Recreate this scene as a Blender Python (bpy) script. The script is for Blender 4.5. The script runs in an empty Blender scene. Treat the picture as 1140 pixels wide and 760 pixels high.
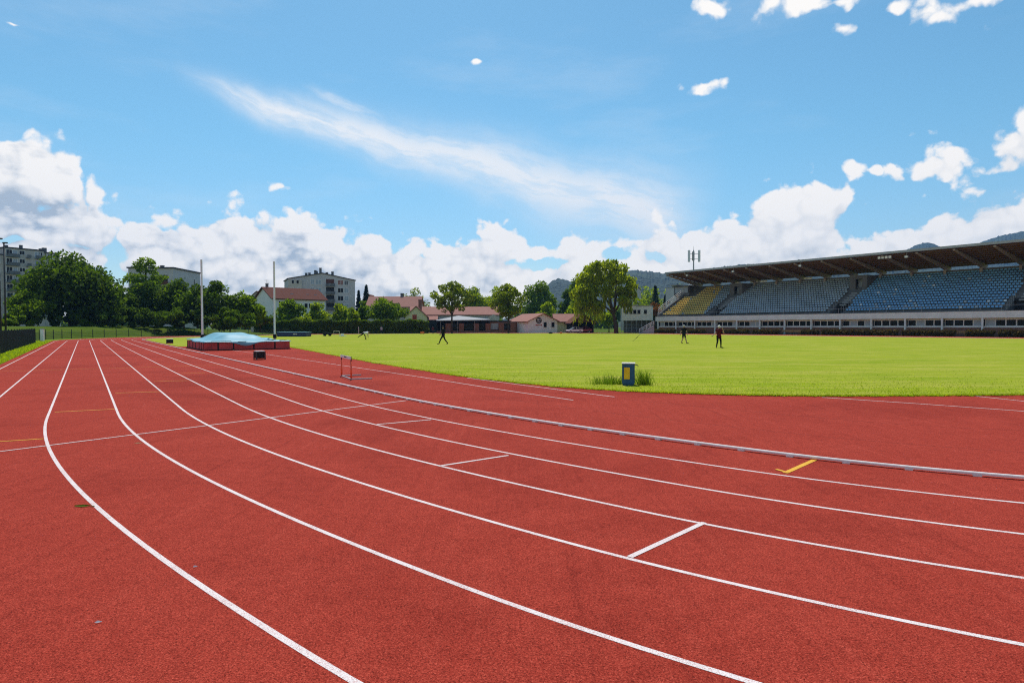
import bpy, bmesh, math, random
import numpy as np
from mathutils import Vector, Matrix
R = math.radians
sc = bpy.context.scene
col = sc.collection
random.seed(7)
rng = np.random.default_rng(11)

# ------------------------------------------------------------------ camera geometry
FPX, HC, PITCH, ROLL, TH = 699.97, 1.8504, 0.0248, -0.0021, 0.5976
TK, S0, R1, R2, A1 = 6.6722, 15.958, 39.73, 10.916, 0.2676
CT, ST_ = math.cos(TH), math.sin(TH)
LW = 1.22

def ray(x, y):
    """direction (right, forward, up) of a spot in the 1140x760 photograph"""
    u = (x - 570) / FPX; v = -(y - 380) / FPX
    c, s = math.cos(ROLL), math.sin(ROLL)
    u, v = c * u - s * v, s * u + c * v
    cp, sp = math.cos(PITCH), math.sin(PITCH)
    return Vector((u, cp + v * sp, -sp + v * cp))

def G(x, y, z=0.0):
    d = ray(x, y); k = (z - HC) / d.z
    return Vector((d.x * k, d.y * k, z))

def PT(x, y, F):
    d = ray(x, y); k = F / d.y
    return Vector((d.x * k, F, HC + d.z * k))

def ZP(x, y, F): return PT(x, y, F).z
def XP(x, F): return PT(x, 362, F).x
def st(S, T, z=0.0): return Vector((-S * ST_ + T * CT, S * CT + T * ST_, z))

# ------------------------------------------------------------------ materials
def nt(m):
    m.use_nodes = True
    return m.node_tree
def node(t, typ, **kw):
    n = t.nodes.new(typ)
    for k, v in kw.items(): setattr(n, k, v)
    return n
def setin(n, **kw):
    for k, v in kw.items(): n.inputs[k.replace('_', ' ')].default_value = v
def ramp(t, fac, stops, interp='LINEAR'):
    r = node(t, 'ShaderNodeValToRGB'); r.color_ramp.interpolation = interp
    e = r.color_ramp.elements
    while len(e) < len(stops): e.new(0.5)
    for i, (p, c) in enumerate(stops):
        e[i].position = p; e[i].color = (*c, 1) if len(c) == 3 else c
    t.links.new(fac, r.inputs[0]); return r
def mixc(t, a, b, fac, blend='MIX'):
    m = node(t, 'ShaderNodeMix', data_type='RGBA', blend_type=blend)
    for sock, v in ((m.inputs[6], a), (m.inputs[7], b)):
        if isinstance(v, bpy.types.NodeSocket): t.links.new(v, sock)
        else: sock.default_value = (*v, 1)
    if isinstance(fac, bpy.types.NodeSocket): t.links.new(fac, m.inputs[0])
    else: m.inputs[0].default_value = fac
    return m.outputs[2]
def noise(t, scale, detail=3, rough=0.55, vec=None, out='Fac', dist=0.0):
    n = node(t, 'ShaderNodeTexNoise')
    n.inputs['Scale'].default_value = scale; n.inputs['Detail'].default_value = detail
    n.inputs['Roughness'].default_value = rough; n.inputs['Distortion'].default_value = dist
    if vec is not None: t.links.new(vec, n.inputs['Vector'])
    return n.outputs[out]
def position(t, scale=(1, 1, 1), rot=0.0):
    g = node(t, 'ShaderNodeNewGeometry')
    mp = node(t, 'ShaderNodeMapping'); mp.inputs['Scale'].default_value = scale; mp.inputs['Rotation'].default_value = (0, 0, rot)
    t.links.new(g.outputs['Position'], mp.inputs['Vector']); return mp.outputs[0]
def objcoord(t, scale=(1, 1, 1)):
    g = node(t, 'ShaderNodeTexCoord')
    mp = node(t, 'ShaderNodeMapping'); mp.inputs['Scale'].default_value = scale
    t.links.new(g.outputs['Object'], mp.inputs['Vector']); return mp.outputs[0]
def bump(t, h, strength, dist, bs):
    b = node(t, 'ShaderNodeBump'); b.inputs['Strength'].default_value = strength; b.inputs['Distance'].default_value = dist
    t.links.new(h, b.inputs['Height']); t.links.new(b.outputs[0], bs.inputs['Normal'])

M = {}
def plain(name, c, rough=0.6, metal=0.0, var=0.18, scale=3.0, spec=None, bmp=0.0):
    if spec is None: spec = 0.08 if rough > 0.8 else (0.2 if rough > 0.6 else 0.4)
    m = bpy.data.materials.new(name); t = nt(m); b = t.nodes['Principled BSDF']
    n = noise(t, scale, 4, 0.6, objcoord(t))
    lo = tuple(max(0, x * (1 - var)) for x in c); hi = tuple(min(1, x * (1 + var)) for x in c)
    r = ramp(t, n, [(0.3, lo), (0.7, hi)])
    t.links.new(r.outputs[0], b.inputs['Base Color'])
    setin(b, Roughness=rough, Metallic=metal); b.inputs['Specular IOR Level'].default_value = spec
    if bmp: bump(t, noise(t, scale * 8, 3, 0.6, objcoord(t)), bmp, 0.02, b)
    M[name] = m; return m

def leafmat(name, c, var=0.45, trans=0.3, tint=(1.25, 1.1, 0.5)):
    m = bpy.data.materials.new(name); t = nt(m); b = t.nodes['Principled BSDF']; out = t.nodes['Material Output']
    g = node(t, 'ShaderNodeNewGeometry')
    lo = tuple(x * (1 - var) for x in c); hi = tuple(x * (1 + var) for x in c)
    r = ramp(t, g.outputs['Random Per Island'], [(0.0, lo), (0.6, c), (1.0, tuple(h * k for h, k in zip(hi, tint)))])
    big = noise(t, 0.45, 3, 0.6, position(t))
    cc = mixc(t, r.outputs[0], tuple(x * 0.7 for x in c), ramp(t, big, [(0.42, (0, 0, 0)), (0.62, (0.75,) * 3)]).outputs[0])
    t.links.new(cc, b.inputs['Base Color'])
    setin(b, Roughness=0.75); b.inputs['Specular IOR Level'].default_value = 0.10
    tr = node(t, 'ShaderNodeBsdfTranslucent'); mx = node(t, 'ShaderNodeMixShader'); mx.inputs[0].default_value = trans
    t.links.new(mixc(t, cc, (1.8, 1.9, 0.5), 1.0, 'MULTIPLY'), tr.inputs['Color'])
    t.links.new(b.outputs[0], mx.inputs[1]); t.links.new(tr.outputs[0], mx.inputs[2]); t.links.new(mx.outputs[0], out.inputs['Surface'])
    M[name] = m; return m

RED = (0.395, 0.046, 0.028)
def red_nodes(t):
    """colour and height of the granular running surface"""
    p = position(t)
    v = node(t, 'ShaderNodeTexVoronoi'); v.inputs['Scale'].default_value = 165; t.links.new(p, v.inputs['Vector'])
    v2 = noise(t, 420, 2, 0.6, p)
    sep = node(t, 'ShaderNodeSeparateColor'); t.links.new(v.outputs['Color'], sep.inputs[0])
    a = ramp(t, sep.outputs[0], [(0.0, tuple(x * 0.36 for x in RED)), (0.30, tuple(x * 0.84 for x in RED)), (0.75, tuple(x * 1.1 for x in RED)), (1.0, (RED[0] * 1.45, RED[1] * 2.0, RED[2] * 2.0))]).outputs[0]
    b = mixc(t, a, tuple(x * 0.42 for x in RED), ramp(t, v2, [(0.50, (0, 0, 0)), (0.72, (0.8,) * 3)]).outputs[0])
    m1 = noise(t, 70, 3, 0.75, p)
    b = mixc(t, b, (0.64, 0.55, 0.55), ramp(t, m1, [(0.46, (0, 0, 0)), (0.66, (1, 1, 1))]).outputs[0], 'MULTIPLY')
    b = mixc(t, b, (1.25, 1.35, 1.35), ramp(t, m1, [(0.30, (1, 1, 1)), (0.44, (0, 0, 0))]).outputs[0], 'MULTIPLY')
    w = noise(t, 0.8, 5, 0.65, p)
    c = mixc(t, b, (1.10, 1.18, 1.2), ramp(t, w, [(0.35, (0, 0, 0)), (0.7, (1, 1, 1))]).outputs[0], 'MULTIPLY')
    s = noise(t, 7, 4, 0.6, p)
    c = mixc(t, c, (0.86, 0.82, 0.82), ramp(t, s, [(0.42, (0, 0, 0)), (0.72, (1, 1, 1))]).outputs[0], 'MULTIPLY')
    st0 = noise(t, 0.16, 6, 0.7, p, dist=0.6)
    c = mixc(t, c, (0.80, 0.74, 0.74), ramp(t, st0, [(0.48, (0, 0, 0)), (0.62, (1, 1, 1))]).outputs[0], 'MULTIPLY')
    # faint scuffs running along the lanes
    q = noise(t, 1.0, 4, 0.6, position(t, (9, 0.35, 1), TH))
    c = mixc(t, c, (1.10, 1.22, 1.25), ramp(t, q, [(0.55, (0, 0, 0)), (0.75, (1, 1, 1))]).outputs[0], 'MULTIPLY')
    c = mixc(t, c, (0.80, 0.76, 0.78), ramp(t, q, [(0.26, (1, 1, 1)), (0.42, (0, 0, 0))]).outputs[0], 'MULTIPLY')
    return c, v.outputs['Distance'], v2
def mk_track():
    m = bpy.data.materials.new('red_track_rubber'); t = nt(m); b = t.nodes['Principled BSDF']
    c, h, n2 = red_nodes(t)
    t.links.new(c, b.inputs['Base Color']); setin(b, Roughness=0.95); b.inputs['Specular IOR Level'].default_value = 0.06
    add = node(t, 'ShaderNodeMath', operation='ADD'); t.links.new(h, add.inputs[0]); t.links.new(n2, add.inputs[1])
    bump(t, add.outputs[0], 0.75, 0.0035, b); M['track'] = m
mk_track()
def mk_paint(name, c, wear=(0.615, 0.75)):
    m = bpy.data.materials.new(name); t = nt(m); b = t.nodes['Principled BSDF']
    r, h, n2 = red_nodes(t)
    p = position(t)
    n = noise(t, 190, 2, 0.7, p); big = noise(t, 3.0, 4, 0.6, p)
    add = node(t, 'ShaderNodeMath', operation='MULTIPLY_ADD'); t.links.new(big, add.inputs[0]); add.inputs[1].default_value = 0.22; t.links.new(n, add.inputs[2])
    f = ramp(t, add.outputs[0], [(wear[0], (0, 0, 0)), (wear[1], (0.85,) * 3)]).outputs[0]
    tone = mixc(t, c, tuple(x * 0.78 for x in c), noise(t, 60, 3, 0.6, p))
    t.links.new(mixc(t, tone, r, f), b.inputs['Base Color']); setin(b, Roughness=0.7); b.inputs['Specular IOR Level'].default_value = 0.1
    bump(t, h, 0.6, 0.003, b); M[name] = m
mk_paint('white_paint', (0.84, 0.755, 0.73)); mk_paint('yellow_paint', (0.88, 0.50, 0.05)); mk_paint('orange_paint', (0.80, 0.34, 0.07), (0.66, 0.86))

def mk_grass(name, c1, c2, c3):
    m = bpy.data.materials.new(name); t = nt(m); b = t.nodes['Principled BSDF']
    a = noise(t, 0.22, 5, 0.62, position(t, (1, 1, 1), TH))
    st1 = noise(t, 1.0, 4, 0.6, position(t, (0.16, 1.1, 1), 0.12))
    f = noise(t, 14, 4, 0.7, position(t)); ff = noise(t, 90, 2, 0.7, position(t))
    c = mixc(t, c1, c2, ramp(t, a, [(0.36, (0, 0, 0)), (0.64, (1, 1, 1))]).outputs[0])
    c = mixc(t, c, c3, ramp(t, st1, [(0.45, (0, 0, 0)), (0.70, (0.85,) * 3)]).outputs[0])
    lo = noise(t, 2.2, 5, 0.7, position(t, (0.5, 1.6, 1), 0.1))
    c = mixc(t, c, (0.80, 0.86, 0.7), ramp(t, lo, [(0.48, (0, 0, 0)), (0.66, (1, 1, 1))]).outputs[0], 'MULTIPLY')
    wn = noise(t, 0.55, 6, 0.72, position(t, (0.6, 1.5, 1), 0.05), dist=0.8)
    c = mixc(t, c, tuple(x * 1.12 for x in (c3[0], c3[1] * .95, c3[2] * 1.3)), ramp(t, wn, [(0.56, (0, 0, 0)), (0.70, (0.7,) * 3)]).outputs[0])
    c = mixc(t, c, (0.76, 0.80, 0.7), ramp(t, f, [(0.42, (0, 0, 0)), (0.68, (1, 1, 1))]).outputs[0], 'MULTIPLY')
    c = mixc(t, c, (0.60, 0.66, 0.6), ramp(t, ff, [(0.50, (0, 0, 0)), (0.7, (1, 1, 1))]).outputs[0], 'MULTIPLY')
    t.links.new(c, b.inputs['Base Color']); setin(b, Roughness=1.0); b.inputs['Specular IOR Level'].default_value = 0.03
    bump(t, f, 0.7, 0.05, b); M[name] = m
mk_grass('infield_grass', (0.265, 0.33, 0.019), (0.335, 0.37, 0.029), (0.44, 0.40, 0.075))
mk_grass('rough_grass', (0.065, 0.11, 0.010), (0.09, 0.135, 0.012), (0.12, 0.14, 0.02))
mk_grass('verge_grass', (0.15, 0.24, 0.012), (0.19, 0.26, 0.016), (0.24, 0.26, 0.03))

leafmat('grass_blade', (0.28, 0.34, 0.016), 0.35, 0.55, (1.15, 1.02, 0.8))
leafmat('tall_blade', (0.12, 0.20, 0.018), 0.45, 0.45)
leafmat('leaf_dark', (0.074, 0.122, 0.012), 0.5, 0.42)
leafmat('leaf_mid', (0.125, 0.19, 0.014), 0.5, 0.46)
leafmat('leaf_bright', (0.21, 0.265, 0.014), 0.4, 0.55)
leafmat('leaf_willow', (0.235, 0.275, 0.018), 0.35, 0.52)
leafmat('leaf_olive', (0.165, 0.205, 0.024), 0.4, 0.48)
leafmat('leaf_hedge', (0.092, 0.145, 0.012), 0.5, 0.32)
leafmat('leaf_copper', (0.085, 0.062, 0.022), 0.45, 0.2)
leafmat('needle', (0.018, 0.036, 0.018), 0.4, 0.08)
leafmat('leaf_orange', (0.22, 0.085, 0.03), 0.4, 0.3)
plain('bark', (0.075, 0.058, 0.042), 0.9, var=0.35, scale=6, bmp=0.6)
plain('white_metal', (0.76, 0.70, 0.66), 0.45, 0.0, 0.10, 6)
plain('grey_metal', (0.34, 0.35, 0.36), 0.45, 0.3, 0.12, 5)
plain('dark_metal', (0.035, 0.038, 0.040), 0.5, 0.2, 0.2, 5)
plain('fence_green', (0.014, 0.024, 0.024), 0.55, 0.1, 0.2, 5)
plain('rubber_black', (0.018, 0.018, 0.019), 0.75, 0, 0.25, 6)
plain('bin_blue', (0.007, 0.075, 0.18), 0.45, 0, 0.22, 7)
plain('bin_yellow', (0.85, 0.48, 0.006), 0.5, 0, 0.12, 7)
plain('hurdle_red', (0.88, 0.12, 0.04), 0.4, 0, 0.12, 8)
plain('hurdle_orange', (0.62, 0.12, 0.02), 0.5, 0, 0.12, 8)
plain('mat_red', (0.46, 0.07, 0.065), 0.7, 0, 0.3, 1.6, bmp=0.2)
plain('mat_blue', (0.14, 0.34, 0.42), 0.5, 0, 0.16, 0.9, bmp=0.25)
plain('mat_navy', (0.012, 0.022, 0.10), 0.5, 0, 0.2, 2)
plain('concrete', (0.33, 0.33, 0.33), 0.85, 0, 0.16, 0.8, bmp=0.2)
plain('concrete_dark', (0.15, 0.15, 0.155), 0.85, 0, 0.2, 0.8, bmp=0.2)
plain('fascia_white', (0.72, 0.70, 0.69), 0.75, 0, 0.10, 0.6, bmp=0.1)
plain('wall_white', (0.80, 0.78, 0.755), 0.85, 0, 0.07, 0.5, bmp=0.1)
plain('wall_grey', (0.52, 0.49, 0.485), 0.85, 0, 0.08, 0.4, bmp=0.1)
plain('wall_beige', (0.55, 0.49, 0.42), 0.85, 0, 0.09, 0.4, bmp=0.1)
plain('wall_taupe', (0.50, 0.45, 0.41), 0.85, 0, 0.14, 0.4, bmp=0.1)
plain('wall_yellow', (0.88, 0.76, 0.45), 0.85, 0, 0.08, 0.5, bmp=0.1)
plain('wall_dark', (0.035, 0.032, 0.032), 0.85, 0, 0.2, 0.5)
plain('wood_roof', (0.15, 0.088, 0.066), 0.7, 0, 0.25, 1.2)
plain('beam_grey', (0.34, 0.28, 0.25), 0.75, 0, 0.15, 1.0)
plain('seat_blue', (0.17, 0.39, 0.64), 0.35, 0, 0.12, 0.15)
plain('seat_greyblue', (0.37, 0.45, 0.52), 0.4, 0, 0.15, 0.15)
plain('seat_pale', (0.62, 0.70, 0.76), 0.4, 0, 0.12, 0.15)
plain('seat_yellow', (0.86, 0.61, 0.15), 0.4, 0, 0.15, 0.15)
plain('glass_dark', (0.010, 0.012, 0.014), 0.15, 0, 0.2, 1, spec=0.10)
plain('blind', (0.34, 0.38, 0.42), 0.6, 0, 0.08, 2)
plain('shutter_red', (0.42, 0.055, 0.03), 0.6, 0, 0.1, 2)
plain('roof_dark', (0.055, 0.05, 0.052), 0.7, 0, 0.15, 2)
plain('awning', (0.15, 0.175, 0.21), 0.6, 0, 0.08, 1)
plain('skin', (0.46, 0.27, 0.19), 0.55, 0, 0.06, 8)
plain('cloth_black', (0.013, 0.013, 0.015), 0.85, 0, 0.2, 9)
plain('cloth_maroon', (0.095, 0.012, 0.017), 0.85, 0, 0.2, 9)
plain('cloth_grey', (0.38, 0.38, 0.40), 0.85, 0, 0.12, 9)
plain('cloth_navy', (0.02, 0.025, 0.055), 0.85, 0, 0.2, 9)
plain('cloth_white', (0.74, 0.73, 0.72), 0.85, 0, 0.05, 9)
plain('hair_dark', (0.03, 0.02, 0.015), 0.7, 0, 0.2, 20)
plain('car_white', (0.74, 0.74, 0.74), 0.25, 0, 0.03, 1)
plain('car_red', (0.30, 0.018, 0.03), 0.25, 0, 0.05, 1)
plain('wood', (0.36, 0.20, 0.09), 0.7, 0, 0.2, 3)
plain('lamp_white', (0.78, 0.78, 0.76), 0.4, 0, 0.03, 3)

def mk_brick(name, c1, c2, mortar, scale):
    m = bpy.data.materials.new(name); t = nt(m); b = t.nodes['Principled BSDF']
    br = node(t, 'ShaderNodeTexBrick'); br.inputs['Scale'].default_value = scale
    br.inputs['Color1'].default_value = (*c1, 1); br.inputs['Color2'].default_value = (*c2, 1); br.inputs['Mortar'].default_value = (*mortar, 1)
    mp = objcoord(t); sw = node(t, 'ShaderNodeSeparateXYZ'); t.links.new(mp, sw.inputs[0]); cb = node(t, 'ShaderNodeCombineXYZ')
    t.links.new(sw.outputs[0], cb.inputs[0]); t.links.new(sw.outputs[2], cb.inputs[1]); t.links.new(cb.outputs[0], br.inputs['Vector'])
    c = mixc(t, br.outputs[0], (0.8, 0.8, 0.8), noise(t, 1.2, 4, 0.6, mp), 'MULTIPLY')
    t.links.new(c, b.inputs['Base Color']); setin(b, Roughness=0.85); M[name] = m
mk_brick('brick', (0.27, 0.095, 0.055), (0.22, 0.075, 0.045), (0.25, 0.2, 0.17), 4)
def mk_tiles(name, c, rows=3.2):
    m = bpy.data.materials.new(name); t = nt(m); b = t.nodes['Principled BSDF']
    p = objcoord(t); w = node(t, 'ShaderNodeTexWave'); w.wave_type = 'BANDS'; w.bands_direction = 'Z'
    w.inputs['Scale'].default_value = rows; w.inputs['Distortion'].default_value = 0.6; t.links.new(p, w.inputs['Vector'])
    n = noise(t, 1.1, 5, 0.65, p); n2 = noise(t, 9, 3, 0.6, p)
    cc = mixc(t, tuple(x * 0.78 for x in c), tuple(min(1, x * 1.25) for x in c), n)
    cc = mixc(t, cc, tuple(x * 0.6 for x in c), ramp(t, n2, [(0.5, (0, 0, 0)), (0.75, (0.7,) * 3)]).outputs[0])
    cc = mixc(t, cc, (0.75, 0.75, 0.75), ramp(t, w.outputs['Fac'], [(0.0, (1, 1, 1)), (0.3, (0, 0, 0))]).outputs[0], 'MULTIPLY')
    t.links.new(cc, b.inputs['Base Color']); setin(b, Roughness=0.95); b.inputs['Specular IOR Level'].default_value = 0.06; M[name] = m
mk_tiles('tile_pink', (0.36, 0.185, 0.15)); mk_tiles('tile_brown', (0.15, 0.062, 0.046))
def mk_forest():
    m = bpy.data.materials.new('forest_hill'); t = nt(m); b = t.nodes['Principled BSDF']
    p = position(t); v = node(t, 'ShaderNodeTexVoronoi'); v.inputs['Scale'].default_value = 0.07; t.links.new(p, v.inputs['Vector'])
    n = noise(t, 0.006, 5, 0.65, p)
    c = mixc(t, (0.005, 0.015, 0.010), (0.014, 0.034, 0.016), v.outputs['Distance'])
    c = mixc(t, c, (0.035, 0.065, 0.018), ramp(t, n, [(0.56, (0, 0, 0)), (0.66, (1, 1, 1))]).outputs[0])
    t.links.new(c, b.inputs['Base Color']); setin(b, Roughness=0.95); bump(t, v.outputs['Distance'], 1.0, 8.0, b); M['forest'] = m
mk_forest()

# ------------------------------------------------------------------ mesh helpers
class MB:
    def __init__(s): s.v = []; s.f = []; s.m = []; s.k = 0
    def add(s, vs, fs, k=None):
        o = len(s.v); s.v += [tuple(v) for v in vs]
        s.f += [tuple(i + o for i in f) for f in fs]; s.m += [s.k if k is None else k] * len(fs)
    def box(s, x0, x1, y0, y1, z0, z1, k=None, mat=None):
        vs = [Vector(p) for p in ((x0, y0, z0), (x1, y0, z0), (x1, y1, z0), (x0, y1, z0), (x0, y0, z1), (x1, y0, z1), (x1, y1, z1), (x0, y1, z1))]
        if mat is not None: vs = [mat @ v for v in vs]
        s.add(vs, [(0, 3, 2, 1), (4, 5, 6, 7), (0, 1, 5, 4), (1, 2, 6, 5), (2, 3, 7, 6), (3, 0, 4, 7)], k)
    def tube(s, pts, rad, n=8, k=None, caps=True):
        pts = [Vector(p) for p in pts]
        if not hasattr(rad, '__len__'): rad = [rad] * len(pts)
        vs = []; fs = []
        for i, p in enumerate(pts):
            d = (pts[min(i + 1, len(pts) - 1)] - pts[max(i - 1, 0)]).normalized()
            a = d.cross(Vector((0, 0, 1)) if abs(d.z) < 0.95 else Vector((1, 0, 0))).normalized(); b = d.cross(a)
            for j in range(n):
                t = 2 * math.pi * j / n; vs.append(p + (a * math.cos(t) + b * math.sin(t)) * rad[i])
        for i in range(len(pts) - 1):
            for j in range(n): fs.append((i * n + j, i * n + (j + 1) % n, (i + 1) * n + (j + 1) % n, (i + 1) * n + j))
        if caps: fs.append(tuple(range(n - 1, -1, -1))); fs.append(tuple(range((len(pts) - 1) * n, len(pts) * n)))
        s.add(vs, fs, k)
    def prism(s, poly, y0, y1, k=None, mat=None):
        """polygon in x,z extruded along y"""
        n = len(poly); vs = [Vector((x, y0, z)) for x, z in poly] + [Vector((x, y1, z)) for x, z in poly]
        if mat is not None: vs = [mat @ v for v in vs]
        s.add(vs, [tuple(range(n)), tuple(range(2 * n - 1, n - 1, -1))] + [(i, n + i, n + (i + 1) % n, (i + 1) % n) for i in range(n)], k)
    def build(s, name, mats, parent=None, loc=None, smooth=False, bevel=0.0):
        me = bpy.data.meshes.new(name); me.from_pydata(s.v, [], s.f)
        if not isinstance(mats, (list, tuple)): mats = [mats]
        for m in mats: me.materials.append(m)
        if len(mats) > 1: me.polygons.foreach_set('material_index', s.m)
        me.validate(); me.update()
        bm = bmesh.new(); bm.from_mesh(me); bmesh.ops.recalc_face_normals(bm, faces=bm.faces)
        if bevel: bmesh.ops.bevel(bm, geom=[e for e in bm.edges if len(e.link_faces) == 2 and e.calc_face_angle(0) > 0.5], offset=bevel, segments=2, profile=0.7, affect='EDGES')
        bm.to_mesh(me); bm.free()
        if smooth: me.polygons.foreach_set('use_smooth', [True] * len(me.polygons))
        o = bpy.data.objects.new(name, me); col.objects.link(o)
        if parent is not None: o.parent = parent
        if loc is not None: o.location = loc
        return o
def raw(name, vs, fs, mat, parent=None):
    me = bpy.data.meshes.new(name); me.from_pydata(vs, [], fs); me.materials.append(mat); me.update()
    o = bpy.data.objects.new(name, me); col.objects.link(o)
    if parent is not None: o.parent = parent
    return o
def tag(o, label=None, cat=None, group=None, kind=None):
    if label: o['label'] = label
    if cat: o['category'] = cat
    if group: o['group'] = group
    if kind: o['kind'] = kind
    return o
def thing(name, label, cat, loc=(0, 0, 0), rz=0.0, group=None):
    o = bpy.data.objects.new(name, None); o.empty_display_size = 0.3; col.objects.link(o)
    o.location = loc; o.rotation_euler = (0, 0, rz); return tag(o, label, cat, group)
def dup(o, parent):
    c = o.copy(); col.objects.link(c); c.parent = parent
    for ch in list(o.children):
        d = ch.copy(); col.objects.link(d); d.parent = c
    return c
def sheet(name, pts, z, mat, label=None):
    """flat polygon (triangulated) lying at height z"""
    from mathutils.geometry import delaunay_2d_cdt
    vo_, _, fo_, _, _, _ = delaunay_2d_cdt([Vector((p[0], p[1])) for p in pts], [], [list(range(len(pts)))], 1, 1e-5)
    fs_ = []
    for f in fo_:
        a_, b_, c_ = (vo_[i] for i in f[:3])
        fs_.append(tuple(f) if (b_ - a_).cross(c_ - a_) > 0 else tuple(reversed(f)))
    me = bpy.data.meshes.new(name); me.from_pydata([(v.x, v.y, z) for v in vo_], [], fs_); me.materials.append(mat); me.update()
    o = bpy.data.objects.new(name, me); col.objects.link(o); return tag(o, label, kind='structure')
def strip(name, pts, w, z, mat):
    vs = []; fs = []; pts = [Vector((p[0], p[1], 0)) for p in pts]
    for i, p in enumerate(pts):
        d = (pts[min(i + 1, len(pts) - 1)] - pts[max(i - 1, 0)]).normalized(); n = Vector((-d.y, d.x, 0)) * w / 2
        vs += [(p.x + n.x, p.y + n.y, z), (p.x - n.x, p.y - n.y, z)]
    fs = [(2 * i + 1, 2 * i + 3, 2 * i + 2, 2 * i) for i in range(len(pts) - 1)]
    o = raw(name, vs, fs, mat); return tag(o, kind='structure')

# ------------------------------------------------------------------ the running track
C1 = (S0, TK + R1)
C2 = (C1[0] - math.sin(A1) * (R1 - R2), C1[1] - math.cos(A1) * (R1 - R2))
A2, R3 = 0.64, 40.0
C3 = (C2[0] + math.sin(A2) * (R3 - R2) * 1, C2[1] + math.cos(A2) * (R3 - R2))
SF, RS, RT = 100.6, 40.0, 48.0              # the far bend
TFAR = TK + 2 * RT
def near_part(off, a3=1.15, step=0.02):
    """near bend of a line lying off metres outside the kerb, walked away from the straight"""
    P = []
    a = 0.0
    while a < A1: P.append((C1[0] - math.sin(a) * (R1 + off), C1[1] - math.cos(a) * (R1 + off))); a += step / 2
    a = A1
    while a < A2: P.append((C2[0] - math.sin(a) * (R2 + off), C2[1] - math.cos(a) * (R2 + off))); a += step
    a = A2
    while a < a3: P.append((C3[0] - math.sin(a) * (R3 + off), C3[1] - math.cos(a) * (R3 + off))); a += step
    return P
def far_part(off, n=60, f1=1.0):
    return [(SF + math.sin(math.pi * f1 * i / n) * (RS + off), TK + RT - math.cos(math.pi * f1 * i / n) * (RT + off)) for i in range(n + 1)]
def line(off, loop=True):
    P = near_part(off)[::-1] + [(s, TK - off) for s in np.linspace(S0 + 1, SF - 1, 40)] + far_part(off)
    if loop: P += [(s, TFAR + off) for s in np.linspace(SF - 2, -40, 30)]
    return P
W8 = 8 * LW
# ground reaching the horizon
gv = [(-6000, -300, -0.05), (6000, -300, -0.05), (6000, 9000, -0.05), (-6000, 9000, -0.05)]
tag(raw('ground', gv, [(0, 1, 2, 3)], M['rough_grass']), kind='structure')
outer = [(s, t) for s, t in line(W8 + 0.35)]
track_poly = [st(s, t) for s, t in outer] + [st(-60, TFAR + W8 + 2.5), st(-60, 60), st(-45, 30), st(-30, 5), st(-22, -6), st(-10, -9), st(0, -9), st(6, -6.5)]
# keep only the outline up to where the near bend has passed behind the camera
keep = [(s, t) for s, t in outer if s > 8.5 or t > 60]
track_poly = [st(s, t) for s, t in keep] + [st(-60, TFAR + W8 + 2.5), st(-60, 60), st(-45, 30), st(-30, 5), st(-26, -14), st(-10, -14), st(6, -12), st(9, -4.2)]
sheet('running_track', track_poly, 0.0, M['track'])
# lane lines, outermost first
for k in range(8): strip('lane_marking', [p for p in (st(s, t) for s, t in line((8 - k) * LW)) if k > 1 or p.y > 6], 0.046, 0.002, M['white_paint'])
def mark(a, b, w, mat, z=0.004):
    strip('lane_marking', [G(*a).lerp(G(*b), i / 8) for i in range(9)], w, z, M[mat])
mark((-120, 517.5), (452, 445.8), 0.045, 'white_paint')
mark((-60, 415.2), (246, 406.3), 0.05, 'orange_paint')
for a, b in (((61, 458.6), (127.4, 455.3)), ((128.4, 437.4), (178, 435.9)), ((171.6, 424.5), (210.5, 423.5)), ((202, 415.7), (228, 415))): mark(a, b, 0.062, 'orange_paint')
mark((-30, 493.3), (48.4, 488.3), 0.045, 'yellow_paint')
mark((419.5, 472.4), (480, 467.0), 0.05, 'white_paint')
mark((488, 518.8), (566, 506.8), 0.05, 'white_paint')
mark((701, 620), (784, 581.5), 0.055, 'white_paint')
mark((907.5, 511.5), (874, 526.4), 0.07, 'yellow_paint')
mark((878, 526.2), (864, 522.4), 0.05, 'yellow_paint', 0.006)
def pline(pts, w=0.045):
    P = []
    for a, b in zip(pts[:-1], pts[1:]): P += [G(*a).lerp(G(*b), i / 12) for i in range(12)]
    strip('lane_marking', P + [G(*pts[-1])], w, 0.003, M['white_paint'])
pline([(258, 389.8), (300, 394.8), (385, 407.3), (470, 419.8), (560, 434), (638, 445.3)])
pline([(520, 420.5), (588, 429.3), (684, 441.7)])
pline([(915, 442.2), (1030, 449.8), (1140, 457.6), (1240, 465)])
pline([(1086, 440.8), (1140, 446.5), (1240, 457)])

mk_paint('seam_dark', (0.20, 0.026, 0.016), (0.56, 0.70))
for off in (-2.05, -4.3):
    strip('track_seam', [st(a, q) for a, q in near_part(off, .9)], 0.012, 0.0012, M['seam_dark'])
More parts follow.
